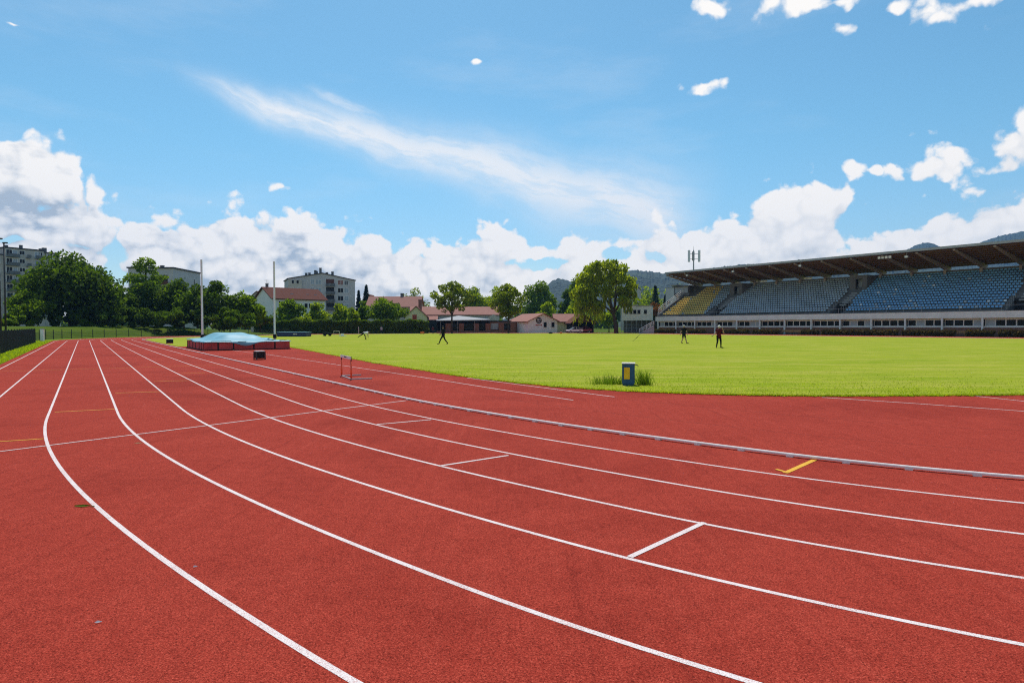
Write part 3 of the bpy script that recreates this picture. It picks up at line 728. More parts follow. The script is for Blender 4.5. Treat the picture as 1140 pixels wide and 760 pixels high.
p = PT(47.2, 372, 80.0); t = thing('white_post', 'white padded post at the far end of the left fence', 'post', (p.x, 80.0, 0), 0)
b = MB(); b.box(-.19, .19, -.12, .12, .0, 1.55); b.build('body', M['lamp_white'], t, bevel=.02)
b = MB(); b.box(-.21, .21, -.14, .14, 1.553, 1.62); b.build('cap', M['grey_metal'], t, bevel=.01)
pts = [st(SF + math.sin(math.radians(a)) * (RS + W8 + 2.7), TK + RT - math.cos(math.radians(a)) * (RT + W8 + 2.7)) for a in np.arange(-1, 76, 1.6)]
pts = [st(91, TK - W8 - 1.6), st(96, TK - W8 - 2.2)] + pts
t = thing('mesh_fence', 'low dark wire fence curving round the far bend below the grass bank', 'fence', (0, 0, 0))
b = MB()
for a, c in zip(pts[:-1], pts[1:]):
    for z in (.08, .35, .62, .88, 1.12): b.tube([a + Vector((0, 0, z)), c + Vector((0, 0, z))], .014, 4, caps=False)
    for i in range(8): q = a.lerp(c, i / 8); b.tube([q + Vector((0, 0, .05)), q + Vector((0, 0, 1.13))], .009, 3, caps=False)
b.build('mesh_panel', M['fence_green'], t)
for q in pts[::2]:
    b = MB(); b.tube([q + Vector((0, 0, -.1)), q + Vector((0, 0, 1.45))], .05, 6); b.build('post', M['fence_green'], t)

# lamp posts at the left edge
def lamp(label, px, F, ytop, head):
    x = XP(px, F); H = ZP(px, ytop, F); t = thing('lamp_post', label, 'lamp post', (x, F, 0), 0, 'dark lamp posts behind the left fence')
    b = MB(); b.tube([(0, 0, -.1), (0, 0, H)], [.10, .065], 10); b.build('pole', M['dark_metal'], t, smooth=True)
    b = MB(); b.box(-.10, head, -.11, .11, H, H + .13); b.build('lamp_head', M['dark_metal'], t, bevel=.03)
    b = MB(); b.tube([(0, 0, 0), (0, 0, .35)], .17, 10); b.build('base', M['dark_metal'], t)
lamp('slim dark lamp post in front of the apartment block', 6.3, 66, 271, .35)
lamp('dark lamp post cut by the left edge of the view', 0.6, 58, 266.5, .30)

# ------------------------------------------------------------------ trees
tree('very large dark broad tree in front of the left apartment block', 78, 122, 280, 128, 1.9, 'leaf_dark', 15000, .46, -.05, lobes=60, squash=.95)
tree('small yellowish bush tree at the left foot of the largest dark tree', 30, 114, 322, 60, 1.7, 'leaf_mid', 4200, .36, -.05, lobes=18)
tree('low dark tree filling the gap right of the largest tree', 136, 134, 321, 56, 1.9, 'leaf_dark', 4800, .42, -.08, lobes=22)
tree('tall thin topped tree with open feathery crown beside the grey building', 163, 142, 283.5, 54, 1.9, 'leaf_mid', 4600, .36, .16, lobes=64, openness=.8, squash=.5)
tree('dense dark tree under the open feathery one', 162, 137, 311, 58, 1.9, 'leaf_dark', 5200, .42, -.08, lobes=24)
tree('dark round tree in front of the grey slant roofed building', 196, 137, 309, 60, 1.9, 'leaf_dark', 5600, .42, -.08, lobes=26)
tree('dark bushy tree left of the left vault upright', 220, 132, 315, 54, 1.9, 'leaf_dark', 5000, .4, -.08, lobes=24)
tree('dark tree with bumpy top between the two vault uprights', 244, 130, 312, 58, 1.7, 'leaf_dark', 5600, .42, -.08, lobes=26)
tree('lighter green rounded tree left of the right vault upright', 273, 132, 324, 48, 1.4, 'leaf_mid', 4600, .38, -.06, lobes=22)
tree('low dark shrub at the right end of the bank', 290, 138, 341, 34, .8, 'leaf_dark', 2400, .38, -.05, lobes=14, name='leafy_shrub', cat='shrub')
tree('dark shrub on the bank behind the big landing mat', 256, 125, 341, 62, 1.0, 'leaf_dark', 4200, .36, -.08, lobes=16, name='leafy_shrub', cat='shrub')
tree('dark shrub on the bank left of the landing mat', 205, 127, 341, 84, 1.6, 'leaf_dark', 5200, .36, -.08, lobes=18, name='leafy_shrub', cat='shrub')
tree('dark shrub on the bank under the feathery tree', 150, 127, 341, 84, 1.8, 'leaf_dark', 5200, .36, -.08, lobes=18, name='leafy_shrub', cat='shrub')
tree('dark shrub on the bank under the largest tree', 95, 121, 343, 100, 1.8, 'leaf_dark', 5200, .36, -.08, lobes=18, name='leafy_shrub', cat='shrub')
tree('low shrub at the left end of the bank beside the lamp post', 16, 110, 348, 60, 1.8, 'leaf_mid', 2800, .34, -.05, lobes=14, name='leafy_shrub', cat='shrub')
# behind the hedge
tree('dark green garden tree in front of the red roofed house', 322, 160, 332, 46, 0, 'leaf_mid', 2800, .42, .1, lobes=16)
tree('light green garden tree below the four storey block, behind the hedge', 355, 166, 336, 36, 0, 'leaf_bright', 2300, .42, .1, lobes=14)
tree('round light green tree in the middle of the row behind the hedge', 379, 167, 337, 38, 0, 'leaf_bright', 2500, .42, .1, lobes=14)
tree('narrow green tree at the right of the four storey block', 404, 165, 334, 24, 0, 'leaf_mid', 1700, .4, .08, lobes=12)
tree('broad green tree left of the yellow gabled house', 431, 164, 330, 54, 0, 'leaf_mid', 3400, .42, .1, lobes=20)
tree('small bright tree just behind the hedge left of the narrow one', 393, 161, 342, 24, 0, 'leaf_bright', 1500, .38, .1, lobes=10)
tree('low leafy shrub rising over the left end of the hedge', 340, 158, 347, 34, 0, 'leaf_bright', 1300, .38, .05, lobes=10, name='leafy_shrub', cat='shrub')
conifer('tall dark spruce behind the pink roofed house', 408, 212, 317, 14)
conifer('smaller dark spruce touching the right of the four storey block', 399.5, 214, 323, 9)
tree('distant dark green tree above the long pink roof, by the brick chimney', 461, 265, 319, 46, 0, 'leaf_olive', 2600, .55, .15, lobes=16)
tree('tall loose crowned tree with a bare trunk in front of the pavilion canopy', 503, 160, 311.5, 56, 0, 'leaf_olive', 4200, .38, .34, lobes=60, openness=.8, trunk=.22, squash=.7)
tree('bright green tree behind the long pink roof, left of two', 528, 232, 318, 52, 0, 'leaf_bright', 4200, .52, .15, lobes=18)
tree('bright green tree behind the long pink roof, right of two', 552, 238, 318, 44, 0, 'leaf_bright', 3600, .52, .15, lobes=16)
tree('olive tree with dark trunk standing left of the white gabled house', 566, 158, 315, 48, 0, 'leaf_olive', 4800, .38, .26, lobes=44, openness=.5, trunk=.2)
tree('large rounded dark green tree behind the white gabled house', 601, 232, 312, 58, 0, 'leaf_mid', 6000, .55, .12, lobes=24)
tree('small bright tree over the roof of the white gabled house', 608, 200, 335, 26, 0, 'leaf_bright', 1300, .45, .1, lobes=10)
tree('green tree between the white gabled house and the willow', 642, 240, 308, 44, 0, 'leaf_mid', 3200, .55, .12, lobes=18)
tree('dark tree behind the left side of the willow', 632, 225, 322, 26, 0, 'leaf_dark', 2400, .5, .1, lobes=14)
tree('bright yellow green shrub behind the brown shed roof', 640, 205, 332, 28, 0, 'leaf_bright', 900, .42, .05, lobes=9, name='leafy_shrub', cat='shrub')
tree('bright small tree below the willow, right of the brown shed', 678, 176, 343, 26, 0, 'leaf_bright', 1200, .4, .15, lobes=9)
tree('red leaved shrub by the left stair of the stand', 730, 200, 336, 26, 0, 'leaf_orange', 900, .42, .3, lobes=9, name='leafy_shrub', cat='shrub')
tree('bright green shrub above the small flat roofed white building', 712, 190, 331, 32, 0, 'leaf_bright', 1300, .42, .05, lobes=10, name='leafy_shrub', cat='shrub')
tree('pale green tree at the foot of the hill left of the stand', 722, 320, 317, 56, 0, 'leaf_bright', 2600, .7, .1, lobes=18)
tree('pale green tree against the hill touching the end of the stand', 752, 330, 315, 50, 0, 'leaf_bright', 2400, .7, .1, lobes=18)
conifer('dark spruce beside the end of the stand', 729.5, 240, 317.5, 15)
conifer('smaller dark spruce right of the tall spruce by the stand', 740.5, 240, 328, 10)

# willow
F = 156; px = 686; x = XP(px, F); t = thing('willow_tree', 'large yellow green willow with hanging branches and a leaning dark trunk', 'tree', (x, F, 0))
H = ZP(672, 289, F); s_ = F / FPX
b = MB(); trunk = [(0, 0, -.1), (0, 0, 1.5), (-.5, 0, 4.2), (-1.4, 0, 7), (-2.2, .3, 11)]
b.tube(trunk, [.62, .5, .42, .33, .15], 9)
for e in ((-5.5, .5, 13), (-8.5, -.5, 9.5), (1.2, .5, 12.5), (3.2, -.5, 9), (-3.4, 1, 15.2), (0.4, -1, 15)): b.tube([(-.6, 0, 4.8), Vector(e) * .5 + Vector((-.4, 0, 3.4)), e], [.28, .18, .06], 6)
b.build('trunk', M['bark'], t, smooth=True)
cs = []; rs = []
for cx_, cy_, r_ in ((641, 328, 9), (646, 340, 8), (658, 336, 8), (667, 340, 7), (703, 327, 8), (699, 338, 7), (705, 312, 6), (660, 300, 9), (676, 297, 9), (690, 300, 10), (650, 310, 9), (668, 310, 11), (684, 311, 11), (698, 310, 8), (646, 322, 8), (660, 324, 10), (676, 325, 9), (694, 324, 9), (702, 318, 6), (690, 335, 7), (650, 335, 7), (683, 292.5, 5), (663, 295, 6)):
    for k in range(2):
        cs.append(((cx_ - px) * s_ + random.uniform(-.6, .6), random.uniform(-3, 3), HC + (362.4 - cy_) * s_)); rs.append(r_ * s_ * random.uniform(.7, 1.0))
V1 = leaf_cloud(cs, rs, 6600, .42, .8, .35, 2.0)
st_n = 480; P = []
for i in range(st_n):
    j = random.randrange(len(cs)); c = Vector(cs[j]); a = random.uniform(0, 6.28); r = rs[j] * random.uniform(.4, 1)
    top = c + Vector((math.cos(a) * r, math.sin(a) * r, 0)); ln = random.uniform(2.0, 5.5)
    if top.x > -1.5: ln *= .5
    for k in range(int(ln / .30)): P.append((top.x + random.gauss(0, .13), top.y + random.gauss(0, .13), top.z - k * .30))
V2 = leaf_cloud([(0, 0, 0)], [.02], len(P), .30, 1, .8, 2.6) + np.repeat(np.array(P), 4, axis=0)
V2 = V2[np.repeat(np.array([p[2] > 2.0 for p in P]), 4)]
leaf_obj('crown', np.concatenate([V1, V2]), M['leaf_willow'], t)

# hedges
hedge('long tall dark green hedge along the far bend below the houses', (XP(283, 150), 150, 0), (XP(477, 160), 160, 0), 3.1, 1.6, 15000, .34)
t = thing('thin_post', 'thin white post in front of the tall hedge', 'post', (XP(399.3, 149), 149, 0), 0)
b = MB(); b.tube([(0, 0, -.1), (0, 0, 1.75)], .05, 8); b.build('pole', M['white_metal'], t); b = MB(); b.box(-.1, .1, -.1, .1, 0, .05); b.build('base', M['grey_metal'], t)

# far wood: one mass on the horizon
cs = []; rs = []
for i in range(170):
    px = random.uniform(-60, 770); F = random.uniform(330, 430); r = random.uniform(3.5, 6)
    cs.append((XP(px, F), F, random.uniform(1.5, 6.5 if px < 560 else 9))); rs.append(r)
o = leaf_obj('far_wood', leaf_cloud(cs, rs, 26000, 1.9, .9), M['leaf_mid']); tag(o, 'distant green wood on the horizon behind the houses', 'wood', kind='stuff')

# ------------------------------------------------------------------ houses
def zof(y, x, F): return ZP(x, y, F)
# left apartment block
a, an, W = frame2(-22, 205, 69, 226)
t = thing('apartment_block', 'grey brown apartment block with long balconies behind the largest dark tree', 'building', a, an)
H = zof(277, 30, 214); b = MB(); b.box(0, W * .30, 1.0, 14, -.1, H - 2.4); b.box(W * .30, W * .78, 0, 14, -.1, H); b.box(W * .78, W, .6, 14, -.1, H - .5); b.build('wall', M['wall_taupe'], t)
b = MB(); b.box(W * .30 - .2, W * .78 + .2, -.2, 14.2, H + .003, H + .45); b.box(W * .78 + .203, W + .2, .4, 14.2, H - .497, H - .1); b.box(-.2, W * .30 - .203, .8, 14.2, H - 2.397, H - 2.0); rf = b.build('roof', M['roof_dark'], t)
for x, hh in ((.42, 1.0), (.60, 1.5), (.9, 1.3), (.86, .9)): chimney(rf, W * x, 6, H + .3, H + .45 + hh, .8 if x < .85 else 1.1, 'concrete_dark')
fl = 2.9; nfl = int(H / fl)
for k in range(nfl):
    z = H - (k + 1) * fl + .2
    if z < 4: break
    b = MB()
    for x0, x1 in ((.31, .46), (.55, .60), (.66, .77)): b.box(W * x0, W * x1, -1.2, -.002, z - .15, z + .02); b.box(W * x0, W * x1, -1.2, -1.1, z + .021, z + .95)
    b.build('balcony', M['concrete_dark'], t)
    windows(t, [(W * .35, z + .25, 1.6, 2.0), (W * .42, z + .9, 1.2, 1.3, 'blind')] + [(W * .505, z + .9, 1.5, 1.3)] + [(W * .70, z + .3, 1.7, 1.9, 'blind'), (W * .74, z + .9, .9, 1.3)], 'wall_white')
    windows(t, [(W * .87, z + .4, 1.3, 1.4)], 'wall_white', .6); windows(t, [(W * .12, z + .4, 1.4, 1.4), (W * .23, z + .4, 1.4, 1.4)], 'wall_white', 1.0)
# grey slant roofed building among trees
a, an, W = frame2(193.6, 190, 223.5, 209)
t = thing('apartment_building', 'pale grey building with slanted dark roof edge above the dark trees', 'building', a, an)
H = zof(298.8, 193.6, 190); b = MB(); b.box(0, W, 0, 13, -.1, H); b.build('wall', M['wall_grey'], t)
b = MB(); b.box(-.35, W + .35, -.35, 13.35, H + .003, H + .4); rf = b.build('roof', M['roof_dark'], t)
chimney(rf, 2.0, 9, H + .3, H + 1.6, .8, 'concrete_dark'); chimney(rf, 4.0, 5, H + .3, H + 1.1, .9, 'concrete_dark')
windows(t, [(W * .76, H - 4.8, 1.0, 2.6), (W * .3, H - 4.4, 1.4, 1.5, 'blind'), (W * .3, H - 7.4, 1.4, 1.5), (W * .76, H - 7.6, 1.2, 1.6)])
m4 = Matrix.Rotation(R(90), 4, 'Z')
f = thing('side', 'x', 'x') if False else None
b = MB(); b.box(-.03, .015, 1.6, 6.5, H - 4.6, H - 2.0); b.box(-.03, .015, 1.6, 6.5, H - 8, H - 5.6); b.build('side_window', M['glass_dark'], t)
b = MB(); b.box(-.9, -.031, 1.2, 7, H - 4.75, H - 4.6); b.box(-.9, -.8, 1.2, 7, H - 4.59, H - 3.8); b.box(-.9, -.031, 1.2, 7, H - 8.15, H - 8); b.box(-.9, -.8, 1.2, 7, H - 7.99, H - 7.2); b.build('balcony', M['tile_brown'], t)
# house with red brown roof
a, an, W = frame2(303.5, 172, 362.5, 184)
t = thing('roof_house', 'white walled house with a red brown roof between mat and four storey block', 'house', a, an)
ze = zof(331.5, 304, 172); D = 10; rise = 3.0
gable_walls(t, W, D, ze, rise, 'x', 'wall_white'); rf = gable_roof(t, W, D, ze, rise, 'x', 'tile_brown', .6)
chimney(rf, 1.6, 6.2, ze + 2, ze + 4.1, .6, 'concrete_dark'); b = MB()
for x in (W * .42, W * .72, W * .87): b.box(x - .45, x + .45, 1.9, 2.7, ze + 1.32, ze + 1.5)
b.build('skylight', M['blind'], rf)
windows(t, [(W * .15, ze - 2.2, 1.1, 1.3), (W * .4, ze - 2.2, 1.1, 1.3), (W * .62, ze - 2.6, .9, 1.3), (W * .70, ze - 2.6, .9, 1.3), (W * .4, ze - 5, 1.1, 1.3), (W * .66, ze - 5.4, 1.1, 1.3)])
b = MB(); b.tube([(1, 5, ze + 3), (1, 5, ze + 5.2)], .04, 5)
for z in (4.4, 4.8, 5.1): b.tube([(0.3, 5, ze + z), (1.7, 5, ze + z)], .025, 4)
b.build('antenna', M['dark_metal'], t)
a, an, W = frame2(279, 205, 294, 205); t = thing('small_house', 'small gabled house with brown roof seen left of the red brown roof', 'house', a, an)
ze = zof(331, 286, 205); gable_walls(t, W, 9, ze, 1.9, 'y', 'wall_beige'); gable_roof(t, W, 9, ze, 1.9, 'y', 'tile_brown', .5); windows(t, [(W * .5, ze - 1.6, 1, 1.3)])
# four storey block
a, an, W = frame2(321.5, 226, 395.6, 236)
t = thing('apartment_building', 'grey four storey apartment block with low pitched dark roof and centre balconies', 'building', a, an)
ze = zof(310.3, 321.5, 226); rise = 2.3; D = 15
gable_walls(t, W, D, ze, rise, 'y', 'wall_grey'); rf = gable_roof(t, W, D, ze, rise, 'y', 'roof_dark', .35, .3)
for x, hh in ((.28, .8), (.33, .7), (.42, 1.3), (.44, .9), (.50, 1.9), (.69, 1.6), (.60, .8)): chimney(rf, W * x, 2.5 + 4 * x, ze + .8, ze + rise * (1 - abs(x - .5) * 2) + .35 + hh, .8, 'concrete_dark')
b = MB(); b.box(-.12, W * .19, -.9, -.003, -.1, ze - .35); b.build('side_wing', M['wall_beige'], t)
for k in range(4):
    z = ze - 2.9 * (k + 1) + .9
    b = MB(); b.box(W * .555, W * .678, -.02, .02, z - .2, z + 2.3); rec = b.build('recess_panel', M['tile_brown'] if k == 0 else M['wall_dark'], t)  # flat panels for the balcony recesses; dark ones carry the recess shade as colour
    b = MB(); b.box(W * .55, W * .683, -1.0, -.021, z - .35, z - .2); b.box(W * .55, W * .683, -1.0, -.92, z - .199, z + .75); b.build('balcony', M['concrete_dark'], t)
    windows(t, [(W * .35, z + .3, 1.1, 1.7, 'blind'), (W * .44, z + .3, 1.9, 1.6, 'blind'), (W * .775, z + .3, 1.9, 1.7, 'tile_pink' if k < 1 else 'glass_dark'), (W * .865, z + .3, 1.4, 1.6, 'concrete_dark' if k < 1 else 'blind')])
    windows(t, [(W * .06, z + .3, .8, 1.2), (W * .13, z + .3, .8, 1.2)], y=-.9)
# pink roofed house
a, an, W = frame2(409, 196, 466, 196); t = thing('roof_house', 'house with a wide pale pink roof behind the garden trees', 'house', a, an)
ze = zof(341, 438, 196); gable_walls(t, W, 10, ze, 3.1, 'x', 'wall_beige'); rf = gable_roof(t, W, 10, ze, 3.1, 'x', 'tile_pink', .6); chimney(rf, W * .62, 5.6, ze + 2.4, ze + 4.2, .9, 'concrete_dark'); windows(t, [(W * .2, ze - 2, 1, 1.2), (W * .5, ze - 2, 1, 1.2), (W * .8, ze - 2, 1, 1.2)])
a, an, W = frame2(404, 222, 417, 222); t = thing('small_house', 'small house with a dark red roof beside the tall spruce', 'house', a, an)
ze = zof(335, 410, 222); gable_walls(t, W, 8, ze, 2.2, 'y', 'wall_beige'); gable_roof(t, W, 8, ze, 2.2, 'y', 'tile_brown', .4); windows(t, [(W * .5, ze - 1.6, 1, 1.3)])
# long club building with yellow gable
a, an, W = frame2(457, 186, 556, 188); t = thing('club_house', 'long low building with pinkish roof, yellow gable and brick chimney', 'building', a, an)
ze = zof(350.3, 500, 187); D = 11; rise = 2.35
gable_walls(t, W, D, ze, rise, 'x', 'wall_grey'); rf = gable_roof(t, W, D, ze, rise, 'x', 'tile_pink', .5); chimney(rf, 2.7, 2.2, ze + .6, ze + 4.4, .95)
xg0, xg1 = XP(449.5, 180) - a.x, XP(473.5, 180) - a.x
zg = zof(352.5, 460, 180); g = gable_walls(t, xg1 - xg0, 6.2, zg, 2.9, 'y', 'wall_yellow', xg0, -6.2, 'yellow_gable'); gable_roof(t, xg1 - xg0, 6.1, zg, 2.9, 'y', 'tile_brown', .4, .2, xg0, -6.25)
xs = XP(459.8, 180) - a.x; windows(t, [(xs, zof(358, 460, 180), 1.0, 1.9, 'shutter_red')], 'hurdle_orange', -6.2)
b = MB(); x0, x1 = XP(471.5, 182) - a.x, XP(486, 182) - a.x; b.add([(x0, -4.6, ze - 1.7), (x1, -4.6, ze - 1.7), (x1, -.51, ze - .5), (x0, -.51, ze - .5), (x0, -4.6, ze - 1.5), (x1, -4.6, ze - 1.5), (x1, -.51, ze - .3), (x0, -.51, ze - .3)], [(0, 1, 2, 3), (4, 5, 6, 7), (0, 1, 5, 4), (1, 2, 6, 5), (2, 3, 7, 6), (3, 0, 4, 7)]); b.build('porch_roof', M['tile_pink'], t)
b = MB(); b.box(x0, x1, -4.2, -.6, -.1, ze - 1.85); b.build('porch_wall', M['wall_dark'], t)
xw = XP(549, 186) - a.x; g = gable_walls(t, 3.6, 1.2, ze - .9, 1.0, 'y', 'wall_beige', xw - 1.8, -1.25, 'end_gable')
windows(t, [(x, ze - 2.3, 1.6, 1.2) for x in np.linspace(W * .3, W * .85, 7)])
# pavilion with canopy and brick pillars
a, an, W = frame2(486, 168, 577, 170); t = thing('pavilion', 'terrace pavilion with a grey canopy, dark glazing and a row of brick pillars', 'pavilion', a, an)
b = MB(); b.box(0, W, 4.5, 4.8, -.1, 3.3); b.box(0, .3, .6, 4.497, -.1, 3.2); b.build('wall', M['wall_dark'], t)
zc = zof(356.5, 515, 170); xr = XP(546, 170) - a.x; xpk = XP(511, 170) - a.x; zpk = zof(351.3, 511, 172)
b = MB(); b.add([(-.1, -.6, zc), (xr, -.6, zc + .15), (xr, 4.4, zc + .35), (xpk, 2.5, zpk), (-.1, 4.4, zc + .2), (-.1, -.6, zc - .25), (xr, -.6, zc - .1)], [(0, 1, 3), (1, 2, 3), (2, 4, 3), (4, 0, 3), (0, 5, 6, 1)]); b.build('canopy', M['awning'], t)
for px in (499, 513.7, 530.4, 543.5, 558.4, 571.6):
    x = XP(px, 168.5) - a.x; b = MB(); b.box(x - .68, x + .68, -.2, .55, -.1, zof(360.5, px, 168.5)); b.box(x - .75, x + .75, -.27, .62, zof(360.5, px, 168.5) + .002, zof(360.5, px, 168.5) + .14); b.build('pillar', M['brick'], t)
b = MB(); xs_ = [XP(p, 168.5) - a.x for p in (499, 513.7, 530.4, 543.5, 558.4, 571.6)]
for x0, x1 in zip(xs_[:-1], xs_[1:]): b.box(x0 + .70, x1 - .70, 0, .3, -.1, .6)
b.box(0, xs_[0] - .7, 0, .3, -.1, .6); b.build('low_wall', M['brick'], t)
for i, (x0, x1) in enumerate(zip(xs_[:-1], xs_[1:])):
    b = MB(); b.box(x0 + .75, x1 - .75, .9, .94, .86, 2.5); b.build('glazing', M['glass_dark' if i != 3 else 'blind'], t)
for i in range(3): b = MB(); b.tube([(XP(490 + i * 19, 167) - a.x, -.45, 0), (XP(490 + i * 19, 167) - a.x, -.45, zc - .1)], .05, 6); b.build('canopy_pole', M['grey_metal'], t)
b = MB(); b.box(xr + .05, W + 2.5, 1.5, 1.7, -.1, 2.9); b.build('rear_screen', M['brick'], t)
# white gabled house with emblem
a, an, W = frame2(588, 165, 620.5, 168.5); t = thing('gable_house', 'white gabled clubhouse with a round dark emblem and two dark windows', 'house', a, an)
ze = zof(357.4, 604, 166.5); rise = zof(349.3, 602, 166.5) - ze; D = 12.5
gable_walls(t, W, D, ze, rise, 'y', 'wall_white'); gable_roof(t, W, D, ze, rise, 'y', 'tile_pink', .55, .2)
xc = W * .36; zc = zof(356.6, 598.5, 166); b = MB(); b.tube([(xc, -.06, zc), (xc, .01, zc)], .84, 28); em = b.build('emblem', M['roof_dark'], t)
b = MB(); b.tube([(xc - .25, -.08, zc + .18), (xc - .25, -.055, zc + .18)], .30, 14); b.tube([(xc + .33, -.08, zc + .2), (xc + .33, -.055, zc + .2)], .2, 12); b.box(xc - .45, xc + .4, -.08, -.055, zc - .45, zc - .28); b.build('emblem_mark', M['wall_grey'], em)
b = MB()
for i, (x0, x1) in enumerate(((-.95, -.55), (-.45, .02), (.12, .4), (.5, .95))): b.box(xc + x0, xc + x1, -.03, .01, zof(362.4, 598, 166), zof(361.2, 598, 166))
b.build('lettering', M['shutter_red'], t)
windows(t, [(W * .575, zof(364, 606, 166), .85, 1.25), (W * .845, zof(364, 615, 167), .85, 1.25)], 'wall_grey')
# extension and brown shed
a, an, W = frame2(619, 174, 640, 174); t = thing('annex', 'beige annex with a pinkish roof joining clubhouse and shed', 'building', a, an)
ze = zof(357.5, 630, 174); gable_walls(t, W, 8, ze, 1.9, 'x', 'wall_yellow'); gable_roof(t, W, 8, ze, 1.9, 'x', 'tile_pink', .7); windows(t, [(W * .72, .1, 1.5, 2.2)], 'wood')
a, an, W = frame2(637, 168, 661, 169); t = thing('garden_shed', 'brown roofed open shed behind the parked cars', 'shed', a, an)
ze = zof(358.5, 648, 168); b = MB(); b.box(0, W, 5, 5.3, -.1, ze); b.box(0, .2, 0.2, 4.997, -.1, ze); b.box(W - .2, W, 0.2, 4.997, -.1, ze); b.build('wall', M['wall_dark'], t)
b = MB(); b.prism([(0, ze + .003), (W, ze + .003), (W / 2, ze + 2.05)], .25, .4); b.build('gable_board', M['wood_roof'], t)
gable_roof(t, W, 5.5, ze, 2.1, 'y', 'tile_brown', .7)
for x in (.1, W - .1): b = MB(); b.box(x - .09, x + .09, -.05, .13, -.1, ze); b.build('post', M['wood_roof'], t)
# small flat roofed white building
a, an, W = frame2(692.3, 168, 725.5, 166); t = thing('office_building', 'small flat roofed white building on poles left of the stand', 'building', a, an)
zt = zof(340.5, 700, 168); zb_ = zof(356.8, 700, 168); b = MB(); b.box(0, W * .5, 0, 7, zb_, zt); b.box(W * .5 + .003, W, -.35, 7, zb_ + .05, zt - .12); b.build('wall', M['wall_white'], t)
b = MB(); b.box(-.15, W * .5, -.15, 7.1, zt + .003, zt + .2); b.box(W * .5 + .003, W + .15, -.5, 7.1, zt - .117, zt + .1); b.build('roof', M['concrete'], t)
s_ = 168 / FPX; windows(t, [(( p - 692.3) * s_, zof(349.3, 700, 168), .72, 1.0) for p in (697.6, 702.2, 706.3)], 'wall_grey'); windows(t, [((p - 692.3) * s_, zof(349.3, 700, 168), .72, 1.0) for p in (711, 718)], 'wall_grey', -.35)
b = MB(); b.box(.3, W - .3, 2, 6.8, -.1, zb_ - .003); b.build('lower_wall', M['concrete_dark'], t)
for i in range(7): b = MB(); b.tube([(W * i / 6, -.1, -.1), (W * i / 6, -.1, zb_ - .003)], .07, 6); b.build('pole', M['grey_metal'], t)
b = MB(); b.tube([(0, -.1, 1.1), (W, -.1, 1.1)], .04, 5); b.tube([(0, -.1, 2.1), (W, -.1, 2.1)], .04, 5); b.build('rail', M['grey_metal'], t)
# stair with rails
F = 150; a = Vector((XP(712, F), F, 0)); t = thing('outdoor_stair', 'pale outdoor stair with rails beside the left end of the stand', 'stair', a, R(-8))
b = MB(); n = 10
for i in range(n): b.box(i * .34, i * .34 + .36, 0, 1.6, 0, .19 * (i + 1))
b.build('steps', M['concrete'], t)
for y in (-.04, 1.64):
    b = MB(); b.tube([(0, y, 1.0), (3.4, y, 2.9)], .045, 6); b.tube([(0, y, .55), (3.4, y, 2.45)], .03, 6)
    for i in range(5): b.tube([(i * .85, y, .1 + i * .47), (i * .85, y, 1.0 + i * .475)], .035, 6)
    b.build('railing', M['white_metal'], t)
# tower and white wall behind
a, an, W = frame2(704, 258, 713.5, 262); t = thing('grey_tower', 'narrow grey tower house between willow and spruce', 'building', a, an)
ze = zof(323, 708, 260); gable_walls(t, W, 6, ze, 1.6, 'y', 'wall_taupe'); gable_roof(t, W, 6, ze, 1.6, 'y', 'roof_dark', .2); windows(t, [(W * .3, ze - 4, .8, 1.6, 'blind'), (W * .7, ze - 4, .8, 1.6, 'blind'), (W * .5, ze - 8, .9, 1.6)])
a, an, W = frame2(741, 232, 753, 230); t = thing('white_building', 'plain white block seen between spruces and stand', 'building', a, an)
ze = zof(320.5, 747, 231); b = MB(); b.box(0, W, 0, 9, -.1, ze); b.build('wall', M['wall_grey'], t); b = MB(); b.box(-.15, W + .15, -.15, 9.1, ze + .003, ze + .25); b.build('roof', M['concrete'], t); windows(t, [(W * .25, ze - 6, 1, 1.4)])

